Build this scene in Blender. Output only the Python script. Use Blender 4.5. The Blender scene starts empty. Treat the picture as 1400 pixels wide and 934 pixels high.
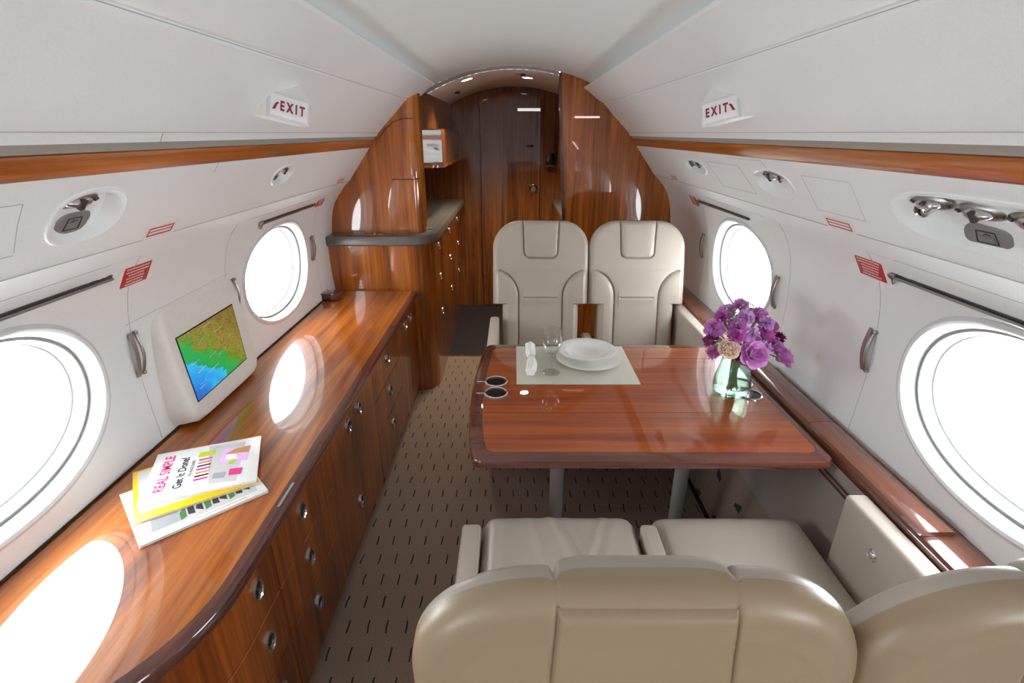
import bpy, bmesh, math, random
from math import pi, sin, cos, sqrt, radians, hypot, exp, atan2
from mathutils import Vector, Matrix
random.seed(7)
sc = bpy.context.scene
COL = sc.collection

# ------------------------------------------------------------ camera
cd = bpy.data.cameras.new('camera'); cam = bpy.data.objects.new('camera', cd); COL.objects.link(cam)
cd.sensor_width = 36; cd.lens = 18.0; cd.clip_start = .02
cam.location = (0, 0, 1.53)
cam.rotation_euler = (radians(90-22.15), 0, radians(.227))
sc.camera = cam
# ------------------------------------------------------------ world (bright overcast sky) and exposure
w = bpy.data.worlds.new('sky'); sc.world = w; w.use_nodes = True
bg = w.node_tree.nodes['Background']; bg.inputs[0].default_value = (.92, .965, 1, 1); bg.inputs[1].default_value = 9.0
sc.view_settings.view_transform = 'Standard'; sc.view_settings.look = 'None'
sc.view_settings.gamma = 1; sc.view_settings.exposure = 0.75
sc.view_settings.use_curve_mapping = False
sc.cycles.use_denoising = True
sc.cycles.max_bounces = 14; sc.cycles.diffuse_bounces = 8; sc.cycles.glossy_bounces = 6
sc.cycles.transparent_max_bounces = 16; sc.cycles.caustics_reflective = False

WIN_L = [2.27, .866, -.54, -1.94]; WIN_R = [2.33, .925, -.48, -1.88]
WZ = .95; WA, WB = .325, .21
def portal(x, y, rz):
    l = bpy.data.lights.new('window_daylight', 'AREA'); l.shape = 'RECTANGLE'; l.size = .68; l.size_y = .46
    l.cycles.is_portal = True
    o = bpy.data.objects.new('window_daylight', l); COL.objects.link(o); o.location = (x, y, WZ)
    o.rotation_euler = (radians(90), 0, rz)
for y in WIN_L: portal(-1.16, y, radians(-90))
for y in WIN_R: portal(1.14, y, radians(90))

# ------------------------------------------------------------ node helpers
def newmat(name):
    m = bpy.data.materials.new(name); m.use_nodes = True
    nt = m.node_tree; return m, nt, nt.nodes['Principled BSDF']
def setp(b, **k):
    for n, v in k.items():
        n = {'col': 'Base Color', 'rough': 'Roughness', 'metal': 'Metallic', 'coat': 'Coat Weight', 'coatr': 'Coat Roughness',
             'spec': 'Specular IOR Level', 'trans': 'Transmission Weight', 'ior': 'IOR', 'sheen': 'Sheen Weight', 'sub': 'Subsurface Weight',
             'emis': 'Emission Color', 'emis_s': 'Emission Strength', 'alpha': 'Alpha'}[n]
        if isinstance(v, tuple) and len(v) == 3: v = v+(1,)
        b.inputs[n].default_value = v
def node(nt, t, ins=None, **kw):
    n = nt.nodes.new(t)
    for k, v in kw.items(): setattr(n, k, v)
    for k, v in (ins or {}).items():
        if hasattr(v, 'links') or isinstance(v, bpy.types.NodeSocket): nt.links.new(v, n.inputs[k])
        else: n.inputs[k].default_value = v
    return n
def mth(nt, op, a, b=None, c=None):
    n = nt.nodes.new('ShaderNodeMath'); n.operation = op
    for i, v in enumerate((a, b, c)):
        if v is None: continue
        if isinstance(v, bpy.types.NodeSocket): nt.links.new(v, n.inputs[i])
        else: n.inputs[i].default_value = v
    return n.outputs[0]
def ramp(nt, fac, stops):
    n = nt.nodes.new('ShaderNodeValToRGB'); nt.links.new(fac, n.inputs[0])
    e = n.color_ramp.elements
    while len(e) > 1: e.remove(e[-1])
    e[0].position = stops[0][0]; e[0].color = tuple(stops[0][1])+(1,)
    for p, c in stops[1:]:
        x = e.new(p); x.color = tuple(c)+(1,)
    return n.outputs[0]
def objco(nt, scale=(1, 1, 1), which='Object'):
    tc = nt.nodes.new('ShaderNodeTexCoord'); mp = nt.nodes.new('ShaderNodeMapping')
    nt.links.new(tc.outputs[which], mp.inputs[0]); mp.inputs['Scale'].default_value = scale
    return mp.outputs[0]
def bump(nt, b, h, strength=.2, dist=.01):
    n = node(nt, 'ShaderNodeBump', {'Strength': strength, 'Distance': dist, 'Height': h}); nt.links.new(n.outputs[0], b.inputs['Normal'])
def plain(name, col, rough=.5, noise=0, nscale=60, **k):
    m, nt, b = newmat(name); setp(b, col=col, rough=rough, **k)
    n = node(nt, 'ShaderNodeTexNoise', {'Vector': objco(nt), 'Scale': nscale, 'Detail': 3.})
    lo = tuple(c*.95 for c in col); nt.links.new(ramp(nt, n.outputs[0], [(.3, lo), (.7, col)]), b.inputs['Base Color'])
    if noise: bump(nt, b, n.outputs[0], noise, .002)
    return m
def wood(name, axis, dark, mid, light, scale=1., rough=.16, coat=1., contrast=1.):
    m, nt, b = newmat(name); setp(b, rough=rough+.12, coat=coat, coatr=.02, spec=.2)
    b.inputs['Coat IOR'].default_value = 1.6
    s = [14*scale]*3; s[axis] = .8*scale
    co = objco(nt, tuple(s))
    n1 = node(nt, 'ShaderNodeTexNoise', {'Vector': co, 'Scale': 1.2, 'Detail': 5., 'Roughness': .62, 'Distortion': .6})
    s2 = [95*scale]*3; s2[axis] = 2.2*scale
    n2 = node(nt, 'ShaderNodeTexNoise', {'Vector': objco(nt, tuple(s2)), 'Scale': 1., 'Detail': 3., 'Roughness': .6})
    v = mth(nt, 'ADD', mth(nt, 'MULTIPLY', n1.outputs[0], .7), mth(nt, 'MULTIPLY', n2.outputs[0], .3))
    c = .13/contrast
    nt.links.new(ramp(nt, v, [(.5-c, dark), (.5, mid), (.5+c, light)]), b.inputs['Base Color'])
    return m

M = {}
WD = dict(dark=(.17, .036, .005), mid=(.34, .088, .009), light=(.52, .165, .020))
M['wood_y'] = wood('counter veneer', 1, **WD)
M['wood_x'] = wood('table veneer', 0, (.22, .040, .008), (.33, .068, .012), (.42, .105, .02))
M['wood_z'] = wood('bulkhead veneer', 2, (.15, .034, .004), (.35, .092, .009), (.52, .165, .018))
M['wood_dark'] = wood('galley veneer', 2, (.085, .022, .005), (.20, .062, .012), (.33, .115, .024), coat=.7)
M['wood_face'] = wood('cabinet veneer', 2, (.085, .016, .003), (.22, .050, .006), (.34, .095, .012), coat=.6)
M['wood_strip'] = wood('strip veneer', 1, (.22, .055, .012), (.40, .115, .022), (.54, .18, .045), rough=.22)
M['edge'] = wood('mahogany edge', 1, (.06, .018, .012), (.095, .028, .018), (.13, .04, .026), rough=.12)
M['edge_x'] = wood('mahogany table edge', 0, (.07, .02, .013), (.11, .031, .02), (.145, .045, .028), rough=.12)
M['white'] = plain('white panel', (.845, .88, .885), .42, .02, 300)
M['binwhite'] = plain('white bin panel', (.845, .88, .89), .38, .02, 300)
M['ceil'] = plain('ceiling cloth', (.80, .835, .825), .6, .03, 400)
M['warmwhite'] = plain('ivory plastic', (.80, .785, .74), .4)
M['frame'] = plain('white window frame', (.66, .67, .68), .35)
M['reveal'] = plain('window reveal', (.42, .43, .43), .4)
M['taupe'] = plain('taupe shadow strip', (.34, .31, .27), .6)  # shade of the recess under the bins, put into the colour
M['ledge'] = wood('ledge mahogany', 1, (.11, .036, .02), (.17, .058, .033), (.23, .082, .046), rough=.12)
M['seam'] = plain('panel gap', (.45, .45, .44), .8)
M['dkseam'] = plain('dark gap', (.02, .013, .01), .8)
M['chrome'] = plain('chrome', (.78, .78, .79), .12, metal=1.)
M['softchrome'] = plain('soft chrome', (.6, .6, .61), .28, metal=1.)
M['brushed'] = plain('brushed metal', (.42, .41, .40), .34, metal=1.)
M['greymetal'] = plain('painted pole', (.44, .42, .40), .45, metal=.2)
M['bronze'] = plain('dark handle', (.36, .31, .29), .35, metal=.6)
M['black'] = plain('black gloss', (.012, .012, .013), .1)
M['blackrail'] = plain('dark rail', (.09, .085, .085), .3, metal=.5)
M['latch'] = plain('grey latch plastic', (.22, .225, .225), .4)
M['trimgrey'] = plain('grey counter edge', (.125, .115, .105), .3)
M['steel'] = plain('steel worktop', (.33, .33, .30), .3, .05, 200, metal=.7)
M['red'] = plain('red placard', (.55, .035, .03), .4)
M['placardtext'] = plain('placard print', (.85, .75, .72), .5)
M['exit'] = plain('exit lettering', (.26, .008, .05), .4)
M['exitface'] = plain('exit face', (.82, .82, .82), .3)
M['china'] = plain('white china', (.80, .80, .76), .12, coat=.5)
M['napkin'] = plain('napkin cloth', (.84, .84, .80), .7, .3, 500)
M['mat'] = plain('placemat', (.58, .56, .48), .6, .25, 600)
M['paper'] = plain('paper', (.86, .86, .85), .35)
M['yellow'] = plain('yellow cover', (.85, .55, .01), .35)
M['ink'] = plain('ink', (.03, .03, .035), .5)
M['inkgrey'] = plain('grey print', (.35, .36, .38), .5)
M['pink'] = plain('pink print', (.75, .03, .25), .5)
M['mauve'] = plain('mauve print', (.45, .33, .45), .5)
M['lime'] = plain('lime print', (.5, .62, .03), .5)
M['tanp'] = plain('tan print', (.55, .28, .10), .5)
M['greyp'] = plain('pale grey print', (.58, .56, .57), .5)
M['dado'] = plain('taupe side panel', (.36, .31, .275), .5, .05, 300)
M['mat_floor'] = plain('dark galley mat', (.022, .022, .024), .5, .2, 300)
M['stem'] = plain('stem', (.16, .30, .09), .5)
M['leaf'] = plain('leaf', (.07, .20, .05), .45)
M['lav'] = plain('lavender petals', (.76, .32, .74), .55, sheen=.2)
M['mag'] = plain('magenta petals', (.68, .18, .58), .55)
M['pale'] = plain('pale violet petals', (.78, .48, .84), .55)
M['darkm'] = plain('dark magenta petals', (.28, .02, .16), .55)
M['cream'] = plain('cream pink petals', (.95, .80, .70), .55)
M['tiny'] = plain('tiny grey buds', (.48, .50, .40), .6)

def leather(name, col):
    m, nt, b = newmat(name); setp(b, rough=.36, spec=.45, coat=.12, coatr=.35)
    co = objco(nt)
    n = node(nt, 'ShaderNodeTexNoise', {'Vector': co, 'Scale': 4., 'Detail': 3.})
    nt.links.new(ramp(nt, n.outputs[0], [(.35, tuple(c*.93 for c in col)), (.65, col)]), b.inputs['Base Color'])
    v = node(nt, 'ShaderNodeTexVoronoi', {'Vector': co, 'Scale': 420.})
    bump(nt, b, v.outputs[0], .06, .001); return m
M['leather'] = leather('cream leather', (.44, .385, .32))
M['leather_shade'] = leather('shade-toned leather', (.37, .275, .175))  # darker, warmer copy of the seat leather: shade on the backs put into colour
M['leather_arm'] = leather('armrest leather', (.49, .435, .365))

def carpet():
    m, nt, b = newmat('dashed carpet'); setp(b, rough=.95, spec=.1, sheen=.3)
    tc = nt.nodes.new('ShaderNodeTexCoord'); sp = nt.nodes.new('ShaderNodeSeparateXYZ'); nt.links.new(tc.outputs['Object'], sp.inputs[0])
    nz = node(nt, 'ShaderNodeTexNoise', {'Vector': tc.outputs['Object'], 'Scale': 9., 'Detail': 2.})
    jx = mth(nt, 'MULTIPLY', mth(nt, 'SUBTRACT', nz.outputs[0], .5), .35)
    y = mth(nt, 'DIVIDE', sp.outputs[1], .098); row = mth(nt, 'FLOOR', y)
    sh = mth(nt, 'MULTIPLY', mth(nt, 'MODULO', mth(nt, 'ADD', row, 100.), 2.), .5)
    x = mth(nt, 'ADD', mth(nt, 'ADD', mth(nt, 'DIVIDE', sp.outputs[0], .065), sh), jx)
    fx = mth(nt, 'ABSOLUTE', mth(nt, 'SUBTRACT', mth(nt, 'FRACT', x), .5)); fy = mth(nt, 'ABSOLUTE', mth(nt, 'SUBTRACT', mth(nt, 'FRACT', y), .5))
    d = mth(nt, 'MULTIPLY', mth(nt, 'LESS_THAN', fx, .042), mth(nt, 'LESS_THAN', fy, .25))
    f = node(nt, 'ShaderNodeTexNoise', {'Vector': tc.outputs['Object'], 'Scale': 260., 'Detail': 2.})
    base = ramp(nt, f.outputs[0], [(.3, (.25, .178, .132)), (.7, (.36, .265, .2))])
    mix = node(nt, 'ShaderNodeMixRGB', {0: d, 1: base, 2: (.022, .02, .024, 1)})
    nt.links.new(mix.outputs[0], b.inputs['Base Color'])
    bump(nt, b, mth(nt, 'SUBTRACT', f.outputs[0], mth(nt, 'MULTIPLY', d, .6)), .5, .003); return m
M['carpet'] = carpet()

def clear(name, tint=(1, 1, 1), fac=.04, edge=.9, blend=.25, rough=0.):
    m = bpy.data.materials.new(name); m.use_nodes = True; nt = m.node_tree; nt.nodes.clear()
    out = nt.nodes.new('ShaderNodeOutputMaterial')
    tr = node(nt, 'ShaderNodeBsdfTransparent', {0: tint+(1,)}); gl = node(nt, 'ShaderNodeBsdfGlossy', {'Roughness': rough})
    lw = node(nt, 'ShaderNodeLayerWeight', {'Blend': blend})
    f = mth(nt, 'ADD', mth(nt, 'MULTIPLY', mth(nt, 'POWER', lw.outputs['Facing'], 3.), edge), fac)
    mx = node(nt, 'ShaderNodeMixShader', {0: f, 1: tr.outputs[0], 2: gl.outputs[0]}); nt.links.new(mx.outputs[0], out.inputs[0])
    return m
M['pane'] = clear('window glass', (1, 1, 1), .03, .5)
M['glass'] = clear('wine glass', (.97, .98, .975), .05, .8, .4)
M['vase'] = clear('green tinted vase glass', (.84, .90, .865), .09, .7, .5)
M['water'] = clear('water', (.90, .96, .93), .03, .2)
M['lens'] = clear('lamp lens', (.75, .75, .76), .3, .6, .5, .05)

def emis(name, col, s):
    m, nt, b = newmat(name); setp(b, col=(0, 0, 0), emis=col, emis_s=s, rough=.3); return m
M['lamp'] = emis('lit downlight', (1, .95, .85), 9.)
M['sign_glow'] = emis('white strip with added glow', (1, .97, .9), .45)  # unlit white plate; glow added so it reads bright in the dim galley
M['signlit'] = emis('lit sign strip', (1, .62, .62), .75)
M['mirror'] = plain('mirror glass', (.9, .9, .9), .03, metal=1.)

def screen_mat():
    m, nt, b = newmat('map screen'); setp(b, col=(.01, .01, .01), rough=.15, emis_s=.8)
    tc = nt.nodes.new('ShaderNodeTexCoord'); sp = nt.nodes.new('ShaderNodeSeparateXYZ'); nt.links.new(tc.outputs['UV'], sp.inputs[0])
    n = node(nt, 'ShaderNodeTexNoise', {'Vector': tc.outputs['UV'], 'Scale': 5., 'Detail': 5., 'Distortion': .8})
    # coast runs diagonally: sea lower left, green plain, brown hills upper right
    v = mth(nt, 'ADD', mth(nt, 'ADD', mth(nt, 'MULTIPLY', sp.outputs[0], .55), mth(nt, 'MULTIPLY', sp.outputs[1], .62)), mth(nt, 'MULTIPLY', mth(nt, 'SUBTRACT', n.outputs[0], .5), .5))
    c = ramp(nt, v, [(0, (.01, .10, .42)), (.20, (.012, .22, .60)), (.33, (.02, .38, .62)), (.36, (.01, .26, .07)), (.48, (.015, .30, .05)), (.55, (.12, .20, .02)), (.68, (.22, .17, .03)), (1, (.17, .12, .025))])
    r = node(nt, 'ShaderNodeTexNoise', {'Vector': tc.outputs['UV'], 'Scale': 22., 'Detail': 3., 'Distortion': 2.5})
    rr = ramp(nt, r.outputs[0], [(.35, (.55, .55, .5)), (.5, (1, 1, 1)), (.62, (1.2, 1.2, 1.1))])
    land = mth(nt, 'GREATER_THAN', v, .5)
    mx = node(nt, 'ShaderNodeMixRGB', {0: land, 1: c, 2: c}); mx.blend_type = 'MULTIPLY'; nt.links.new(rr, mx.inputs[2])
    nt.links.new(mx.outputs[0], b.inputs['Emission Color']); return m
M['screen'] = screen_mat()

# ------------------------------------------------------------ mesh helpers
def link(o, parent=None, **k):
    COL.objects.link(o)
    if parent is not None: o.parent = parent
    for a, b in k.items(): o[a] = b
    return o
def mobj(name, vs, fs, mat, parent=None, sharp=35, fm=None, **k):
    me = bpy.data.meshes.new(name); me.from_pydata([tuple(v) for v in vs], [], fs)
    for m in (mat if isinstance(mat, list) else [mat]): me.materials.append(M[m] if isinstance(m, str) else m)
    if fm: me.polygons.foreach_set('material_index', fm)
    bm = bmesh.new(); bm.from_mesh(me); bmesh.ops.recalc_face_normals(bm, faces=bm.faces); bm.to_mesh(me); bm.free()
    me.polygons.foreach_set('use_smooth', [True]*len(me.polygons)); me.set_sharp_from_angle(angle=radians(sharp))
    return link(bpy.data.objects.new(name, me), parent, **k)
def empty(name, loc=(0, 0, 0), rz=0, **k):
    o = bpy.data.objects.new(name, None); o.location = loc; o.rotation_euler = (0, 0, rz); o.empty_display_size = .05
    return link(o, **k)
class MB:
    def __init__(s): s.v = []; s.f = []; s.m = []
    def add(s, vs, fs, mi=0, mat=None):
        b = len(s.v)
        s.v += [tuple(mat @ Vector(v)) if mat else tuple(v) for v in vs]
        s.f += [tuple(b+i for i in f) for f in fs]; s.m += [mi]*len(fs); return s
    def box(s, lo, hi, r=0, mi=0, mat=None, seg=2):
        vs, fs = rbox(lo, hi, r, seg); return s.add(vs, fs, mi, mat)
    def tube(s, pts, r, n=8, mi=0, mat=None, cap=True):
        vs, fs = tube(pts, r, n, cap); return s.add(vs, fs, mi, mat)
    def lathe(s, prof, n=32, mi=0, mat=None, sx=1, sy=1):
        vs, fs = lathe(prof, n, sx, sy); return s.add(vs, fs, mi, mat)
    def build(s, name, mat, parent=None, **k): return mobj(name, s.v, s.f, mat, parent, fm=s.m, **k)
def rbox(lo, hi, r=0, seg=2):
    bm = bmesh.new(); bmesh.ops.create_cube(bm, size=1)
    for v in bm.verts:
        for i in range(3): v.co[i] = (lo[i]+hi[i])/2+v.co[i]*(hi[i]-lo[i])
    if r: bmesh.ops.bevel(bm, geom=list(bm.edges), offset=r, segments=seg, affect='EDGES', profile=.5)
    bm.verts.ensure_lookup_table(); bm.verts.index_update()
    vs = [v.co.copy() for v in bm.verts]; fs = [tuple(v.index for v in f.verts) for f in bm.faces]; bm.free(); return vs, fs
def tube(pts, r, n=8, cap=True):
    pts = [Vector(p) for p in pts]; vs = []; fs = []
    rs = r if isinstance(r, (list, tuple)) else [r]*len(pts)
    up = None
    for i, p in enumerate(pts):
        t = (pts[min(i+1, len(pts)-1)]-pts[max(i-1, 0)]).normalized()
        if up is None: up = t.orthogonal().normalized()
        up = (up-t*up.dot(t)).normalized(); sd = t.cross(up)
        for k in range(n): a = 2*pi*k/n; vs.append(p+(up*cos(a)+sd*sin(a))*rs[i])
    for i in range(len(pts)-1):
        for k in range(n): fs.append((i*n+k, i*n+(k+1) % n, (i+1)*n+(k+1) % n, (i+1)*n+k))
    if cap: fs += [tuple(range(n)), tuple((len(pts)-1)*n+k for k in range(n))]
    return vs, fs
def lathe(prof, n=32, sx=1, sy=1):
    vs = []; fs = []
    for r, z in prof:
        for k in range(n): a = 2*pi*k/n; vs.append((r*cos(a)*sx, r*sin(a)*sy, z))
    for i in range(len(prof)-1):
        for k in range(n): fs.append((i*n+k, i*n+(k+1) % n, (i+1)*n+(k+1) % n, (i+1)*n+k))
    pass
    return vs, fs
def box(name, lo, hi, mat, parent=None, r=0, seg=2, **k):
    vs, fs = rbox(lo, hi, r, seg); return mobj(name, vs, fs, mat, parent, **k)
def prism(pts, lo, hi, axis='y'):
    n = len(pts); vs = []
    for d in (lo, hi):
        for a, b in pts: vs.append((a, d, b) if axis == 'y' else (a, b, d) if axis == 'z' else (d, a, b))
    fs = [tuple(range(n)), tuple(range(n, 2*n))]+[(i, (i+1) % n, n+(i+1) % n, n+i) for i in range(n)]
    return vs, fs
def grid(fn, us, vsl):
    vs = [fn(u, v) for v in vsl for u in us]; nu = len(us)
    fs = [(j*nu+i, j*nu+i+1, (j+1)*nu+i+1, (j+1)*nu+i) for j in range(len(vsl)-1) for i in range(nu-1)]
    return vs, fs
def lin(a, b, n): return [a+(b-a)*i/n for i in range(n+1)]
def holed(fn, s0, s1, w0, w1, holes, ns=4, nw=10, N=72):
    """surface fn(s,w) with oval holes; holes = (sc, wc, a, b, power, cell half-length)"""
    vs = []; fs = []
    c0, wc0, a0, b0, p0, L0 = holes[0]
    angs0 = sorted(set([2*pi*k/N for k in range(N)]+[atan2(y-wc0, x) % (2*pi) for x in (-L0, L0) for y in (w0, w1)]))
    WS = sorted(set([w0, w1]+[wc0+L0*math.tan(t) for t in angs0 if cos(t) > 0 and w0 < wc0+L0*math.tan(t) < w1]))
    def addg(a, b):
        if b-a < 1e-5: return
        g, h = grid(fn, lin(a, b, ns), WS); k = len(vs); vs.extend(g); fs.extend(tuple(k+i for i in f) for f in h)
    cur = s0
    for (c, wc, a, b, p, L) in sorted(holes):
        addg(cur, c-L); cur = c+L
        angs = sorted(set([2*pi*k/N for k in range(N)]+[atan2(y-wc, x) % (2*pi) for x in (-L, L) for y in (w0, w1)]))
        R = 6; k0 = len(vs)
        for t in angs:
            ct, st = cos(t), sin(t)
            re = 1/((abs(ct)/a)**p+(abs(st)/b)**p)**(1/p)
            cand = []
            if abs(ct) > 1e-9: cand.append(L/abs(ct))
            if st > 1e-9: cand.append((w1-wc)/st)
            if st < -1e-9: cand.append((w0-wc)/st)
            rr = min(cand)
            for j in range(R+1):
                r = re+(rr-re)*j/R; vs.append(fn(c+r*ct, wc+r*st))
        n = len(angs)
        for i in range(n):
            for j in range(R): fs.append((k0+i*(R+1)+j, k0+((i+1) % n)*(R+1)+j, k0+((i+1) % n)*(R+1)+j+1, k0+i*(R+1)+j+1))
    addg(cur, s1)
    return vs, fs
def sweep(prof, path, closed=False):
    """prof: (outward offset, z); path: 2D points walked so that outward is to the LEFT"""
    n = len(path); vs = []; fs = []
    nor = []
    for i in range(n):
        a = Vector(path[max(i-1, 0)]); b = Vector(path[min(i+1, n-1)]); t = (b-a).normalized(); nor.append(Vector((-t.y, t.x)))
    for (o, z) in prof:
        for i in range(n): p = Vector(path[i])+nor[i]*o; vs.append((p.x, p.y, z))
    m = len(prof)
    for j in range(m-(0 if closed else 1)):
        for i in range(n-1): fs.append((j*n+i, j*n+i+1, ((j+1) % m)*n+i+1, ((j+1) % m)*n+i))
    if closed: fs += [tuple(j*n for j in range(m)), tuple(j*n+n-1 for j in range(m))]
    return vs, fs
def text_mesh(s, size=1., extrude=.0, bold=0.):
    c = bpy.data.curves.new('txt', 'FONT'); c.body = s; c.size = size; c.extrude = extrude; c.align_x = 'CENTER'; c.align_y = 'CENTER'; c.offset = bold
    o = bpy.data.objects.new('txt', c); COL.objects.link(o); dg = bpy.context.evaluated_depsgraph_get(); dg.update()
    me = bpy.data.meshes.new_from_object(o.evaluated_get(dg)); vs = [v.co.copy() for v in me.vertices]; fs = [tuple(p.vertices) for p in me.polygons]
    bpy.data.objects.remove(o); bpy.data.curves.remove(c); bpy.data.meshes.remove(me); return vs, fs
def frame(o, ex, ey):
    ex = Vector(ex).normalized(); ey = Vector(ey); ey = (ey-ex*ey.dot(ex)).normalized(); ez = ex.cross(ey)
    m = Matrix((ex, ey, ez)).transposed().to_4x4(); m.translation = Vector(o); return m

# ------------------------------------------------------------ cabin shell
YB, YF, YD = -2.6, 3.47, 4.7          # rear end, galley bulkhead, galley door
PROF = [(.905, 1.281), (.920, 1.266), (.955, 1.235), (.992, 1.19), (1.022, 1.12), (1.038, 1.04), (1.046, .95), (1.048, .86), (1.044, .76), (1.036, .64)]
def wx(z):
    if z >= PROF[0][1]: return PROF[0][0]
    for (x0, z0), (x1, z1) in zip(PROF, PROF[1:]):
        if z1 <= z <= z0: return x0+(x1-x0)*(z0-z)/(z0-z1)
    return PROF[-1][0]
def WXs(z):   # smoothed wall profile
    if z > 1.262: return wx(z)
    return sum(wx(min(1.281, max(.64, z+d)))*k for d, k in ((-.03, .25), (-.015, .25), (0, 0), (.015, .25), (.03, .25)))
def SX(side, x): return x if side > 0 else -(x+.02)
SIDE = {-1: 'left', 1: 'right'}
def slope_w(side, s, wv):             # service panel surface
    d = (.138/.2292, -.183/.2292); return Vector((SX(side, .767+d[0]*wv), s, 1.464+d[1]*wv))
def slope_frame(side, y, wv, lift=0):
    d = Vector((side*.602, 0, -.798)); o = slope_w(side, y, wv); n = Vector((-side*.798, 0, -.602))
    # local x runs so that text would read from the aisle; y up the panel; z into the cabin
    up = -d; ex = up.cross(n)
    return frame(o+n*lift, ex, up)
def wall_frame(side, y, z, lift=0):
    x0, x1 = WXs(z-.02), WXs(z+.02); up = Vector((side*(x1-x0), 0, .04)).normalized(); n = Vector((-side*up.z, 0, side*up.x))
    return frame(Vector((SX(side, WXs(z)), y, z))+n*lift, up.cross(n), up)

floor = empty('floor', kind='structure')
box('carpet', (-.95, YB, -.03), (.84, YF, 0), 'carpet', floor)
box('galley_mat', (-1.1, YF, -.03), (1.1, YD+.1, -.002), 'mat_floor', floor)
box('threshold_strip', (-.6, YF-.012, -.001), (.36, YF+.012, .006), 'chrome', floor)
box('side_track', (.822, YB, -.001), (.842, YF, .003), 'black', floor)
vs, fs = tube([(.16, 1.82, .003), (.4, 1.83, .004), (.64, 1.82, .003)], .006, 6); mobj('carpet_seam', vs, fs, 'carpet', floor)
vs, fs = tube([(-.01, .8, .0), (-.005, 1.7, .0005)], .002, 5); mobj('carpet_joint', vs, fs, 'dkseam', floor)

def arch(x, top, R=1.12): return top-R+sqrt(R*R-x*x)
ceil = empty('ceiling', kind='structure')
vs, fs = grid(lambda u, v: (u, v, arch(u, 1.905, 1.2)), lin(-.9, .9, 40), [YB, YF]); mobj('cabin_ceiling', vs, fs, 'ceil', ceil)
vs, fs = grid(lambda u, v: (u, v, arch(u, 1.887+(.0 if v > 3.42 else 0))), lin(-1.0, 1.0, 40), [YF, YD+.1]); mobj('galley_ceiling', vs, fs, 'ceil', ceil)
vs, fs = grid(lambda u, v: (u, YF, arch(u, 1.905, 1.2)*(1-v)+v*arch(u, 1.887)), lin(-.9, .272, 30), [0, 1]); mobj('ceiling_step', vs, fs, 'taupe', ceil)  # coloured dark to tone down the light caught on this edge

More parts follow.
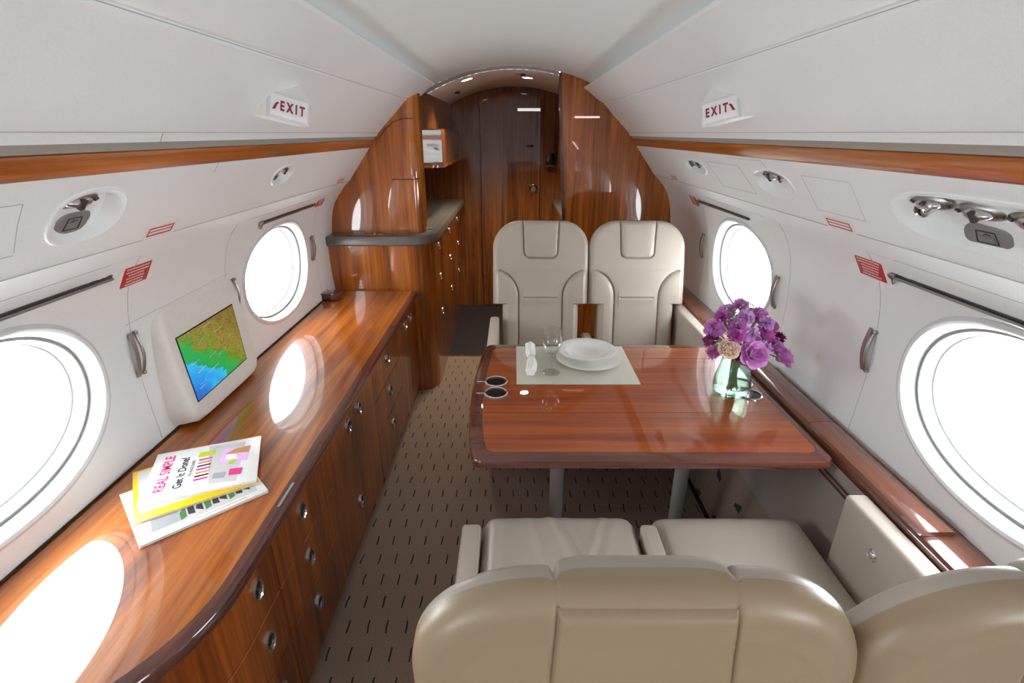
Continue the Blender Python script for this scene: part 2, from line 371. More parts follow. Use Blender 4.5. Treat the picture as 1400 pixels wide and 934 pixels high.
WEND = {-1: 3.02, 1: YF}
for side in (-1, 1):
    nm = SIDE[side]; wins = WIN_L if side < 0 else WIN_R; yend = WEND[side]
    wall = empty('wall_'+nm, kind='structure')
    hs = [(y, WZ, WA, WB, 2.15, .36) for y in wins]
    vs, fs = holed(lambda s, z: (SX(side, WXs(z)), s, z), YB, yend, .64, 1.281, hs, nw=24)
    mobj('window_panel', vs, fs, 'white', wall)
    # service (overhead) panel with light pockets
    if side < 0: pk = [(1.045, .110, .098, .066, 2.4), (1.955, .095, .082, .042, 2.2), (-.5, .11, .108, .066, 2.4)]
    else: pk = [(2.455, .095, .13, .040, 2.2), (1.71, .105, .128, .056, 2.3), (.875, .115, .285, .066, 3.), (-.5, .11, .108, .066, 2.4)]
    vs, fs = holed(lambda s, w_: tuple(slope_w(side, s, w_)), YB, yend, 0, .2292, [p+(p[2]+.03,) for p in pk], nw=6)
    mobj('service_panel', vs, fs, 'white', wall)
    rl = []
    for (yc, wc, a, b, p) in pk:
        if yc < 0: continue
        f = slope_frame(side, yc, wc)
        n = 64; vs = []; fs = []
        RG = [(-.004, 0, 0), (-.002, .003, 0), (.004, .003, 0), (.008, -.001, 0)]
        inv_ = f.inverted()
        def pt(k, ins, h, sc=1., deep=0.):
            t = 2*pi*k/n; re = 1/((abs(cos(t))/(a-ins))**p+(abs(sin(t))/(b-ins))**p)**(1/p)
            q = f @ Vector((re*cos(t)*sc, re*sin(t)*sc, 0)); g = min(1, max(0, ((q.y-yc)/a-.1)/.8)); g = g*g*(3-2*g)
            return f @ Vector((re*cos(t)*sc, re*sin(t)*sc, h-deep*(.011+.024*g)))
        for (ins, h, _) in RG: vs += [pt(k, ins, h) for k in range(n)]
        m_n = 10
        for j in range(1, m_n+1):
            sc_ = 1-j/(m_n+.0); dp = min(1, (1-sc_)/.28); dp = dp*dp*(3-2*dp); vs += [pt(k, .008, -.001, max(sc_, .001), dp) for k in range(n)]
        for i in range(len(RG)+m_n-1):
            for k in range(n): fs.append((i*n+k, i*n+(k+1) % n, (i+1)*n+(k+1) % n, (i+1)*n+k))
        mobj('light_pocket', vs, fs, 'white', wall)
    # seams of the removable panels
    def seam(pts, r=.0008, mat='seam', name='panel_seam'):
        vs, fs = tube(pts, r, 5); mobj(name, vs, fs, mat, wall)
    def wp(y, z): return (SX(side, WXs(z)), y, z)
    def sp_(y, w_): return tuple(slope_w(side, y, w_))
    for yc in wins[:2]:
        e = .45
        seam([wp(yc+e, z) for z in lin(.68, 1.235, 14)]); seam([wp(yc-e, z) for z in lin(.68, 1.235, 14)])
        seam([wp(yc-e, 1.235), wp(yc+e, 1.235)])
    seam([sp_(YB, .226), sp_(yend, .226)], .0015)
    if side < 0:
        for a in (1.42, .56): pass
        seam([sp_(.875, .055), sp_(.88, .10), sp_(.895, .165)]); seam([sp_(.875, .055), sp_(.4, .055)]); seam([sp_(.895, .17), sp_(.4, .17)])
        seam([sp_(1.45, .0), sp_(1.45, .04)])
        seam([wp(1.30, 1.045), wp(1.85, 1.05)])
    else:
        seam([sp_(1.5, .054), sp_(1.275, .054), sp_(1.287, .171), sp_(1.5, .171), sp_(1.5, .054)])
        seam([sp_(2.26, .054), sp_(1.93, .054), sp_(1.90, .171), sp_(2.22, .171), sp_(2.26, .054)])
        seam([sp_(2.0, .02), sp_(1.72, .02), sp_(1.69, .06)])
    # lower wall
    if side > 0:
        vs, fs = grid(lambda u, v: (.84+.06*u, v, .28*u), lin(0, 1, 2), [YB, YF]); mobj('carpet_skirt', vs, fs, 'carpet', wall)
        vs, fs = grid(lambda u, v: (.90+.035*u, v, .28+.36*u), lin(0, 1, 2), [YB, YF]); mobj('lower_panel', vs, fs, 'dado', wall)
    else:
        vs, fs = grid(lambda u, v: (-.95-.115*u, v, .66*u), lin(0, 1, 2), [YB, yend]); mobj('lower_panel', vs, fs, 'dado', wall)
    # ---- windows
    for wi, yc in enumerate(wins):
        wn = empty('window_%d' % (wi*2+(1 if side < 0 else 2)), (0, 0, 0), kind='structure')
        def ring(ins, h, n=72):
            o = []
            for k in range(n):
                t = 2*pi*k/n; a, b = WA-ins, WB-ins
                re = 1/((abs(cos(t))/a)**2.15+(abs(sin(t))/b)**2.15)**(1/2.15)
                y, z = yc+re*cos(t), WZ+re*sin(t); o.append((SX(side, WXs(z)+h), y, z))
            return o
        def rings(pr, n=72, cap=False):
            vs = []; fs = []
            for (i_, h) in pr: vs += ring(i_, h, n)
            for i in range(len(pr)-1):
                for k in range(n): fs.append((i*n+k, i*n+(k+1) % n, (i+1)*n+(k+1) % n, (i+1)*n+k))
            if cap: fs.append(tuple((len(pr)-1)*n+k for k in range(n)))
            return vs, fs
        vs, fs = rings([(-.014, .0005), (-.011, -.005), (-.003, -.008), (.004, -.005), (.008, .004)]); mobj('frame', vs, fs, 'frame', wn)
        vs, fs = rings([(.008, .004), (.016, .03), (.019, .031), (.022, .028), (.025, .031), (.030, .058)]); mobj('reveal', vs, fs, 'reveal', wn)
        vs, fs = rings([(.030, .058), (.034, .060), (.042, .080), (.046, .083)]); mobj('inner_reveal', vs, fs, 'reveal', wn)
        vs, fs = rings([(.040, .0745), (.0401, .0746)], cap=True)
        vs = ring(.036, .072); mobj('pane', vs, [tuple(range(72))], 'pane', wn)
    # ---- wood strip below the bins
    tr = mobj('trim_%d' % (1 if side < 0 else 2), *(lambda P: ([(SX(side, x), y, z) for y in (YB, yend) for x, z in P], [tuple(range(len(P))), tuple(range(len(P), 2*len(P)))]+[(i, (i+1) % len(P), len(P)+(i+1) % len(P), len(P)+i) for i in range(len(P))]))(
        [(.771, 1.457), (.762, 1.464), (.742, 1.486), (.740, 1.495), (.745, 1.4985), (.80, 1.4985), (.80, 1.457)]), 'wood_strip', kind='structure')
    # ---- overhead bins
    be = 3.2 if side < 0 else YF
    P = [(.740, 1.513), (.729, 1.513), (.724, 1.522), (.718, 1.532), (.655, 1.594), (.60, 1.648), (.562, 1.687), (.553, 1.692), (.549, 1.702), (.537, 1.706), (.526, 1.713), (.50, 1.730), (.455, 1.765), (.428, 1.781), (.424, 1.789), (.436, 1.797), (.50, 1.79), (.60, 1.74), (.80, 1.60), (.80, 1.513)]
    bn = empty('overhead_bin', label='white overhead bin moulding running above the %s windows' % nm, category='overhead bin')
    n = len(P); ends = [be, YB]
    vs = []
    for e in ends:
        for x, z in P:
            ee = e
            if e > 0: ee = e-(max(0, .50-x)*.3) if side < 0 else e
            vs.append((SX(side, x), ee, z))
    fs = [(i, (i+1) % n, n+(i+1) % n, n+i) for i in range(n)]+[tuple(range(n)), tuple(range(n, 2*n))]
    mobj('bin_shell', vs, fs, 'binwhite', bn, sharp=22)
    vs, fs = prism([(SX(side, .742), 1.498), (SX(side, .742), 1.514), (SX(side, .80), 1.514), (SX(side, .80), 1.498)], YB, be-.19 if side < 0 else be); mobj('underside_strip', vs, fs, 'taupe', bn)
    def bp(t, k): # point on bin face between (.724,1.522) and (.546,1.702)
        return (SX(side, .722+(.546-.722)*t)-side*.0015, k, 1.524+(1.702-1.524)*t)
    vs, fs = tube([(SX(side, .7185)-side*.0, YB, 1.5315), (SX(side, .7185), be-.03, 1.5315)], .0009, 5); mobj('bin_seam', vs, fs, 'seam', bn)
    vs, fs = tube([(SX(side, .5515)-side*.001, YB, 1.698), (SX(side, .5515)-side*.001, be-.03, 1.698)], .0009, 5); mobj('bin_seam', vs, fs, 'seam', bn)
    yj = 1.16 if side < 0 else .55
    vs, fs = tube([(SX(side, x)-side*.0003, yj, z) for x, z in P[1:4]], .001, 5); mobj('bin_seam', vs, fs, 'seam', bn)
# rear end wall behind the camera
vs, fs = prism([(-1.1, 0), (1.1, 0), (1.1, 1.6), (.6, 1.95), (-.6, 1.95), (-1.1, 1.6)], YB-.05, YB); mobj('wall_rear', vs, fs, 'white', kind='structure')

# ------------------------------------------------------------ galley walls and bulkheads
ga = empty('wall_front', kind='structure')
P = [(-1.1, -.03), (1.1, -.03), (1.1, 1.3)]+[(x, arch(x, 1.90)) for x in lin(.95, -.95, 24)]+[(-1.1, 1.3)]
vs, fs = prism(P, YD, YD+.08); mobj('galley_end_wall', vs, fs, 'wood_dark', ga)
dr = empty('door_1', kind='structure')
vs, fs = prism([(-.285, .005), (.222, .005), (.222, arch(.222, 1.842)), (.1, arch(.1, 1.842)), (0, 1.842), (-.15, arch(.15, 1.842)), (-.285, arch(.285, 1.842))], YD-.018, YD+.002); mobj('door_leaf', vs, fs, 'wood_dark', dr)
for x in (-.290, .228): box('door_gap', (x-.003, YD-.004, .0), (x+.003, YD-.0005, 1.80), 'dkseam', dr)
mb = MB().tube([(-.287, YD-.018, .3), (-.287, YD-.018, 1.78)], .004, 8); mb.build('hinge', 'brushed', dr)
m_ = Matrix.Translation((.169, YD-.018, 1.075)) @ Matrix.Rotation(pi/2, 4, 'X')
MB().lathe([(.0, .03), (.02, .03), (.03, .022), (.034, .01), (.04, .006), (.042, 0)], 28, mat=m_).build('door_knob', 'chrome', dr)
box('door_plate', (.10, YD-.023, 1.42), (.165, YD-.017, 1.437), 'black', dr, .002)
box('sign_plate', (.028, YD-.023, 1.70), (.218, YD-.017, 1.722), 'sign_glow', dr, .001)
box('galley_side', (-1.15, 3.02, -.03), (-1.08, YD+.08, 1.6), 'wood_dark', name_kind=0) if False else None
for s in (-1, 1):
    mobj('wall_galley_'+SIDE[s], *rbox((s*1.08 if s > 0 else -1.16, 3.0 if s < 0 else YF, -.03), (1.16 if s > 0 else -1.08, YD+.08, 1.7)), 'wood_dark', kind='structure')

# right bulkhead
rb = empty('bulkhead', label='tall glossy wooden bulkhead panel behind the two forward seats', category='bulkhead')
P = [(.335, 0), (.328, .99), (.276, 1.82), (.276, arch(.276, 1.910, 1.2)), (.34, arch(.34, 1.910, 1.2)), (.45, arch(.45, 1.910, 1.2)), (.6, 1.76), (.78, 1.6), (.80, 1.45), (1.0, 1.25), (1.07, 1.0), (1.07, .6), (.95, 0)]
vs, fs = prism(P, YF, YF+.05); mobj('veneer_panel', vs, fs, 'wood_z', rb)
vs, fs = prism([(.331, 0), (.324, .99), (.270, 1.82), (.272, 1.868), (.284, 1.868), (.34, .99), (.347, 0)], YF-.004, YF+.055); mobj('edge_band', vs, fs, 'edge', rb)
box('lit_sign', (.375, YF-.006, 1.617), (.53, YF-.001, 1.627), 'signlit', label='thin sign glowing pale red on the wooden bulkhead', category='sign')

# left bulkhead column above the counter
lb = empty('bulkhead', label='curved glossy wooden bulkhead column left of the aisle', category='bulkhead')
P = [(-1.085, .96), (-1.075, 1.04), (-1.04, 1.14), (-.955, 1.25), (-.93, 1.281), (-.79, 1.464), (-.755, 1.53), (-.60, 1.68), (-.52, 1.75), (-.52, .96)]
vs, fs = prism(P, 3.0, 3.12)
bm = bmesh.new(); bv = [bm.verts.new(v) for v in vs]; [bm.faces.new([bv[i] for i in f]) for f in fs]
eds = [e for e in bm.edges if all(abs(v.co.x+.52) < 1e-5 and abs(v.co.y-3.0) < 1e-5 for v in e.verts)]
bmesh.ops.bevel(bm, geom=eds, offset=.07, segments=8, affect='EDGES', profile=.5); bm.verts.index_update()
mobj('column_panel', [v.co.copy() for v in bm.verts], [tuple(v.index for v in f.verts) for f in bm.faces], 'wood_z', lb); bm.free()
def cs(pts, r=.0022): vs, fs = tube(pts, r, 6); mobj('door_seam', vs, fs, 'dkseam', lb)
cs([(-.74, 2.9995, 1.50), (-.705, 2.9995, 1.545), (-.655, 2.9995, 1.585), (-.60, 2.9995, 1.603), (-.57, 3.0, 1.603), (-.545, 3.004, 1.603)])
cs([(-.685, 2.9995, 1.29), (-.59, 2.9995, 1.29), (-.55, 3.004, 1.29), (-.532, 3.015, 1.29)])
MB().tube([(-.548, 3.003, 1.30), (-.548, 3.003, 1.335)], .004, 8).build('latch_pin', 'chrome', lb)

# lower galley cabinet with grey edged counter
def corner_path(xe, xf, yf, r, yend, n=14):   # along front towards +x, then round to +y
    p = [(xe, yf), (xf-r, yf)]
    p += [(xf-r+r*sin(t), yf+r-r*cos(t)) for t in lin(0, pi/2, n)[1:]]
    p += [(xf, yf+r+.3), (xf, yend)]; return p
gp = corner_path(-1.062, -.46, 2.90, .16, YD-.001)
gc = empty('galley_cabinet', label='wooden base cabinet under the grey edged galley counter', category='cabinet')
ip = [(p[0]-.0, p[1]) for p in gp]
vs, fs = sweep([(.022, .0), (.022, .935)], ip); mobj('body', vs, fs, 'wood_z', gc)
for k, yy in enumerate((3.40, 3.95, 4.5)):
    for z in (.86, .66, .42):
        m_ = Matrix.Translation((-.482, yy-.12, z)) @ Matrix.Rotation(pi/2, 4, 'Y')
        MB().lathe([(0, .004), (.016, .004), (.02, .0), (.022, .006), (.024, .0)], 20, mat=m_).build('pull', 'brushed', gc)
    box('door_gap', (-.4835, yy+.04, .08), (-.4815, yy+.045, .93), 'dkseam', gc)
gt = empty('galley_counter', label='galley counter with a rounded dark grey edge and steel top', category='counter')
fl = [(-1.08, YD-.001)]
vs, fs = sweep([(.0, .940), (-.004, .936), (-.004+.0, .936), (.012, .936), (.018, .944), (.018, .978), (.012, .988), (.0, .990)], [(p[0], p[1]) for p in gp]); 
# outward of this path is to the right -> mirror the sign
vs, fs = sweep([(.03, .936), (-.008, .936), (-.014, .944), (-.014, .980), (-.008, .989), (.03, .990)], gp); mobj('counter_edge', vs, fs, 'trimgrey', gt)
pts = []
n = len(gp)
for i in range(n):
    a = Vector(gp[max(i-1, 0)]); b = Vector(gp[min(i+1, n-1)]); t = (b-a).normalized(); q = Vector(gp[i])+Vector((-t.y, t.x))*.028; pts.append((q.x, q.y))
vs, fs = prism(pts+[(-1.08, YD-.001), (-1.08, 2.93)], .936, .9885, 'z'); mobj('counter_top', vs, fs, 'steel', gt)
MB().box((-1.0, 3.12, .989), (-.492, 3.13, 1.0), .001).build('back_rail', 'brushed', gt)
# upper galley cabinet + mirror
uc = empty('wall_cabinet', label='dark wooden upper galley cabinet holding the bright mirrored door', category='cabinet')
P = [(-.53, 1.555), (-.53, arch(.53, 1.886)), (-.7, arch(.7, 1.886)), (-1.07, 1.5), (-1.07, 1.44), (-1.0, 1.44)]
P = [(-.53, 1.555), (-.53, arch(.53, 1.886)), (-.7, arch(.7, 1.886)), (-1.0, 1.6), (-1.0, 1.555)]
vs, fs = prism(P, 3.12, YD-.001); mobj('body', vs, fs, 'wood_dark', uc)
vs, fs = prism([(-.78, 3.60), (-.61, 3.555), (-.475, 3.60), (-.475, YD-.001), (-.78, YD-.001)], 1.335, 1.5545, 'z'); mobj('lower_body', vs, fs, 'wood_dark', uc)
vs, fs = prism([(-.612, 3.548), (-.475, 3.592), (-.475, 3.599), (-.612, 3.554)], 1.35, 1.548, 'z'); mobj('mirror_door', vs, fs, 'mirror', uc)
vs, fs = prism([(-.79, 3.55), (-.62, 3.53), (-.465, 3.58), (-.465, YD-.001), (-.79, YD-.001)], 1.318, 1.334, 'z'); mobj('mirror_ledge', vs, fs, 'wood_z', uc)
box('back_panel', (-.80, 3.12, .99), (-.78, YD-.001, 1.34), 'wood_dark', uc)
# right galley cabinet
rc = empty('galley_cabinet', label='dark galley cabinet behind the right bulkhead with a small steel top', category='cabinet')
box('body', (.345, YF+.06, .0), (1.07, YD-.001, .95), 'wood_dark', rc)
box('counter_top', (.34, YF+.056, .95), (1.07, YD-.001, .985), 'steel', rc, .004)
P = [(.36, 1.27), (.36, arch(.36, 1.886)), (.7, arch(.7, 1.886)), (1.07, 1.5), (1.07, 1.27)]
vs, fs = prism(P, YF+.06, YD-.25); mobj('upper_body', vs, fs, 'wood_dark', rc)
box('back_panel', (.70, YF+.06, .985), (.72, YD-.001, 1.27), 'wood_dark', rc)
for z in (.80, .55, .3): MB().lathe([(0, .004), (.016, .004), (.02, 0), (.022, .006), (.024, 0)], 20, mat=Matrix.Translation((.344, 4.3, z)) @ Matrix.Rotation(-pi/2, 4, 'Y')).build('pull', 'brushed', rc)
hs = empty('wall_handset', label='small black handset box on the galley end wall', category='handset')
box('body', (.275, YD-.05, 1.275), (.345, YD-.001, 1.37), 'black', hs, .008)
box('cradle', (.27, YD-.06, 1.262), (.35, YD-.001, 1.276), 'blackrail', hs, .003)
# downlights, sensor
for i, (x, y, lab) in enumerate(((-.30, 3.62, 'oval lit downlight in galley ceiling, the left one'), (.09, 3.92, 'oval lit downlight in galley ceiling, the right one'))):
    z = arch(x, 1.887); sl = -x/sqrt(1.12**2-x*x)
    t = empty('downlight', (x, y, z), label=lab, category='downlight'); t['group'] = 'lit downlights in the galley ceiling'; t.rotation_euler = (0, -math.atan(sl), 0)
    MB().lathe([(.036, 0), (.048, 0), (.048, -.004), (.038, -.005), (.036, -.002)], 28).build('rim', 'frame', t)
    MB().lathe([(0, -.0025), (.036, -.0025)], 28).build('lamp', 'lamp', t)
    l = bpy.data.lights.new('downlight_bulb', 'SPOT'); l.energy = 26; l.color = (1, .86, .66); l.spot_size = radians(120); l.spot_blend = .8; l.shadow_soft_size = .04
    o = bpy.data.objects.new('downlight_bulb', l); COL.objects.link(o); o.location = (x, y, z-.02)
sn = empty('ceiling_sensor', (.055, 3.72, arch(.055, 1.887)), label='small black sensor on the galley ceiling near its middle', category='sensor')
box('body', (-.018, -.012, -.012), (.018, .012, .001), 'black', sn, .002); box('wire_clip', (-.05, -.003, -.005), (-.018, .003, 0), 'blackrail', sn, .001)
sn = mobj('ceiling_sensor', *rbox((-.43, 4.1, arch(.42, 1.887)-.012), (-.395, 4.13, arch(.42, 1.887)+.004), .003), 'black', label='small black sensor above the left galley cabinet', category='sensor')

# ------------------------------------------------------------ credenza and its long worktop (left)
def cred_path(n=20):
    p = [(-.565, y) for y in lin(2.895, .80, 30)]
    p += [(-.945+.38*cos(t), .80-.38*sin(t)) for t in lin(0, pi/2, n)[1:]]
    p += [(-1.0, .42), (-1.066, .42)]; return p
CP = cred_path()
wt = empty('worktop', label='long glossy orange-brown wooden worktop under the left windows', category='worktop')
# travelling towards -y the outward (aisle) side is on the left hand: +x
prof = [(-.034, .6702), (-.012, .6700), (-.004, .667), (0, .660), (0, .646), (-.004, .638), (-.012, .634), (-.034, .634)]
vs, fs = sweep(prof, CP); mobj('edge_trim', vs, fs, 'edge', wt)
n = len(CP); inn = []
for i in range(n):
    a = Vector(CP[max(i-1, 0)]); b = Vector(CP[min(i+1, n-1)]); t = (b-a).normalized(); q = Vector(CP[i])+Vector((-t.y, t.x))*-.034; inn.append((q.x, q.y))
vs, fs = prism(inn+[(-1.066, 2.895)], .634, .6700, 'z'); mobj('top_panel', vs, fs, 'wood_y', wt)
vs, fs = tube([(SX(-1, WXs(.672))+.003, .3, .673), (SX(-1, WXs(.672))+.003, 2.89, .673)], .003, 6); mobj('back_gap', vs, fs, 'dkseam', wt)
# narrow metal badge on the edge
box('edge_badge', (-.588, 1.02, .6702), (-.581, 1.115, .6712), 'brushed', wt)
cz = empty('credenza', label='long wooden credenza of drawers and doors along the left wall', category='credenza')
def cpath(s):
    d = 0
    for a, b in zip(CP, CP[1:]):
        L = hypot(b[0]-a[0], b[1]-a[1])
        if d+L >= s: k = (s-d)/L; return (a[0]+(b[0]-a[0])*k, a[1]+(b[1]-a[1])*k)
        d += L
    return CP[-1]
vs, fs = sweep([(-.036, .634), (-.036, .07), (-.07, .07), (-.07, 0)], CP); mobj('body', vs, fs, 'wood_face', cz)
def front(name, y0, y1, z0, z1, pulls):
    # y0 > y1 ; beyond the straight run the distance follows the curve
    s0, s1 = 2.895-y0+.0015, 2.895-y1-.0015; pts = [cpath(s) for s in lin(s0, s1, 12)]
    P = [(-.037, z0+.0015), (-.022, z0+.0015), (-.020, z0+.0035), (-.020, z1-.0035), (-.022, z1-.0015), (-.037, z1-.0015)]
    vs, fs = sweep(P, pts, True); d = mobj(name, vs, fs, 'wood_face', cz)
    for (py, pz) in pulls:
        s = 2.895-py; a = Vector(cpath(s-.01)); b = Vector(cpath(s+.01)); t = (b-a).normalized(); nn = Vector((-t.y, t.x)); q = Vector(cpath(s))+nn*-.020
        m_ = frame((q.x, q.y, pz), (-t.x, -t.y, 0), (0, 0, 1))
        if m_.to_3x3().col[2].dot(Vector((nn.x, nn.y, 0))) < 0: m_ = frame((q.x, q.y, pz), (t.x, t.y, 0), (0, 0, 1))
        b_ = MB(); b_.lathe([(.0215, 0), (.0215, .005), (.018, .0065), (.0155, .004), (.0155, .001)], 28, 0, m_, 1, 1.35)
        b_.lathe([(0, .0012), (.0155, .0012)], 28, 1, m_, 1, 1.35)
        b_.box((-.011, -.002, .001), (.011, .004, .004), .0015, 1, m_)
        b_.build('pull', ['chrome', 'black'], d)
for (y0, y1, py) in ((.955, .50, .865), (1.36, .955, 1.13), (2.40, 1.90, 2.16)):
    for (z0, z1, pz) in ((.47, .632, .565), (.30, .47, .40), (.075, .30, .22)): front('drawer', y0, y1, z0, z1, [(py, pz)])
for (y0, y1, py, ex) in ((2.89, 2.645, 2.71, []), (2.645, 2.40, 2.58, []), (1.90, 1.625, 1.69, []), (1.625, 1.36, 1.56, [(1.64-.05, .22)])):
    front('door', y0, y1, .075, .632, [(py, .572)]+ex)
front('end_panel', .50, .28, .075, .632, [])
# small dark box at the far end
bx = empty('table_switch_box', label='small dark glossy wooden box at the far end of the worktop', category='box')
box('body', (-1.062, 2.70, .671), (-.975, 2.78, .705), 'edge', bx, .004); box('lid', (-1.065, 2.695, .705), (-.970, 2.785, .712), 'edge', bx, .003)
sv = empty('serving_tray_latch', label='small chrome latch plate at the wall end of the galley counter', category='latch')
MB().lathe([(0, .004), (.02, .004), (.03, .0)], 24, mat=Matrix.Translation((-.80, 2.95, .9905)) @ Matrix.Diagonal((1.6, 1, 1, 1))).build('plate', 'chrome', sv)
MB().tube([(-.80, 2.95, .99), (-.80, 2.95, 1.0)], .006, 8).build('knob', 'chrome', sv)

# ------------------------------------------------------------ right ledge
lg = empty('window_ledge', label='dark mahogany ledge running under the right windows', category='ledge')
vs = []; P = [(1.044, .648), (1.044, .668), (1.03, .6715), (.955, .671), (.94, .668), (.933, .66), (.931, .648), (.934, .638), (.945, .634), (1.044, .634)]
vs, fs = prism(P, YB, YF-.001); mobj('ledge_top', vs, fs, 'ledge', lg)
for y0, y1 in ((.925, 1.408), (1.412, 1.84)):
    P2 = [(.934, .672), (.938, .680), (.948, .684), (1.006, .684), (1.013, .681), (1.015, .671)]
    vs, fs = prism(P2, y0, y1); mobj('table_lid', vs, fs, 'ledge', lg)
for z in (.60, .585): vs, fs = tube([(.931-(.64-z)*.09, YB, z), (.931-(.64-z)*.09, YF-.01, z)], .003, 6); mobj('ledge_bead', vs, fs, 'ledge', lg)

# ------------------------------------------------------------ fittings on the walls
def place(mb, f, name, mat, parent): return mobj(name, [f @ Vector(v) for v in mb.v], mb.f, mat, parent, fm=mb.m)
def handle(side, y, z, lab):
    t = empty('grab_handle', (SX(side, WXs(z)), y, z), label=lab, category='handle'); t['group'] = 'upright handles beside the windows'
    inv = Matrix.Translation(t.location).inverted(); f = inv @ wall_frame(side, y, z)
    b = MB(); pts = [(.010, -.058+.116*k/10, .006+.012*sin(pi*k/10)) for k in range(11)]
    b.tube(pts, .0042, 8)
    b.box((.005, -.066, 0), (.016, -.056, .012), .002); b.box((.005, .056, 0), (.016, .066, .012), .002)
    place(b, f, 'bar', 'brushed', t)
    b = MB(); 
    vs = []; fs = []
    for k in range(11):
        yy = -.066+.132*k/10; zz = .004+.010*sin(pi*k/10)
        for (xx, dz) in ((-.016, 0), (-.003, 0), (-.003, .003), (-.016, .003)): vs.append((xx-.002*sin(pi*k/10), yy, zz+dz))
    for k in range(10):
        for j in range(4): fs.append((k*4+j, k*4+(j+1) % 4, (k+1)*4+(j+1) % 4, (k+1)*4+j))
    fs += [(0, 1, 2, 3), (40, 41, 42, 43)]
    b.add(vs, fs); b.box((-.015, -.06, 0), (-.004, -.05, .006)); b.box((-.015, .05, 0), (-.004, .06, .006)); place(b, f, 'grip', 'bronze', t)
handle(-1, 1.315, .955, 'curved handle between the near left window and the map screen')
handle(-1, 1.86, .960, 'curved handle on the near edge of the far left window')
handle(-1, 2.67, .970, 'slim handle between the far left window and the galley counter')
handle(1, 1.385, .940, 'curved handle just beyond the near right window')
handle(1, 1.965, .945, 'curved handle on the near edge of the far right window, above the flowers')
handle(1, 2.82, .955, 'slim handle on the right wall beside the forward seat')
def rail(side, y0, y1, z, bracket_at, lab):
    yc = (y0+y1)/2; t = empty('shade_rail', (SX(side, WXs(z)), yc, z), label=lab, category='rail'); t['group'] = 'dark rails above the windows'
    f = Matrix.Translation(t.location).inverted() @ wall_frame(side, yc, z); L = (y1-y0)/2
    b = MB().box((-L, -.006, 0), (L, .006, .004), .002); place(b, f, 'track', 'blackrail', t)
    b = MB().tube([(-L+.004, -.002, .008), (L-.004, -.002, .008)], .0035, 8); place(b, f, 'bar', 'brushed', t)
    sx = (1 if bracket_at == 'hi' else -1)*(-side if side > 0 else 1)
    # local x axis runs along +y or -y depending on the side
    dirx = 1 if (f.to_3x3() @ Vector((1, 0, 0))).y > 0 else -1
    xe = dirx*(1 if bracket_at == 'hi' else -1)*(L-.012)
    b = MB().box((xe-.014, -.008, .002), (xe+.010, .006, .012), .003).tube([(xe, -.004, .008), (xe, -.022, .010)], .0045, 8); place(b, f, 'bracket', 'brushed', t)
rail(-1, .62, 1.235, 1.201, 'lo', 'dark rail above the near left window'); rail(-1, 2.03, 2.63, 1.203, 'lo', 'dark rail above the far left window')
rail(1, .62, 1.31, 1.190, 'hi', 'dark rail above the near right window'); rail(1, 2.17, 2.81, 1.200, 'hi', 'dark rail above the far right window')

def placard(f0, w, h, lab, outline=False, loc=None):
    t = empty('warning_placard', loc, label=lab, category='placard'); t['group'] = 'red placards on the side panels'
    f = Matrix.Translation(loc).inverted() @ f0; b = MB()
    if outline:
        e = .004
        for lo, hi in (((-w/2, -h/2), (w/2, -h/2+e)), ((-w/2, h/2-e), (w/2, h/2)), ((-w/2, -h/2), (-w/2+e, h/2)), ((w/2-e, -h/2), (w/2, h/2)), ((-w/2, -.001), (w/2, .002))):
            b.box((lo[0], lo[1], 0), (hi[0], hi[1], .0012))
        place(b, f, 'red_border', 'red', t)
        b = MB().box((-w/2-.012, -h/2-.01, -.0005), (w/2+.012, h/2+.01, .0006)); place(b, f, 'plate', 'exitface', t)
    else:
        b.box((-w/2, -h/2, 0), (w/2, h/2, .0012), .0004); place(b, f, 'plate', 'red', t)
        b = MB()
        rows = 6
        for i in range(rows):
            y = h*.36-i*h*.72/(rows-1); wl = w*(.42 if i < 2 else .30+.08*random.random()); x = -wl
            while x < wl-.004:
                l = random.uniform(.004, .010)*w/.1; b.box((x, y-h*.026, .0012), (min(x+l, wl), y+h*.026, .0017)); x += l+.002*w/.1
        place(b, f, 'print', 'placardtext', t)
def wallpl(side, y, z, w, h, lab): f = wall_frame(side, y, z, .0008); placard(f, w, h, lab, False, f.translation.copy())
def slpl(side, y, wv, w, h, lab): f = slope_frame(side, y, wv, .0008); placard(f, w, h, lab, True, f.translation.copy())
wallpl(-1, 1.335, 1.180, .105, .068, 'red placard with white print above the handle by the near left window')
wallpl(-1, 2.715, 1.200, .10, .062, 'red placard beside the rail of the far left window')
wallpl(1, 1.400, 1.183, .115, .066, 'red placard with white print by the near right rail')
wallpl(1, 2.90, 1.190, .10, .066, 'red placard beside the rail of the far right window')
slpl(-1, 1.325, .205, .10, .026, 'red outlined placard on the left service panel near the light pocket')
slpl(-1, 2.80, .207, .09, .024, 'small red placard at the far end of the left service panel')
slpl(1, 1.425, .207, .11, .026, 'red outlined placard on the right service panel near the triple lights')
slpl(1, 2.98, .205, .09, .024, 'small red placard at the far end of the right service panel')

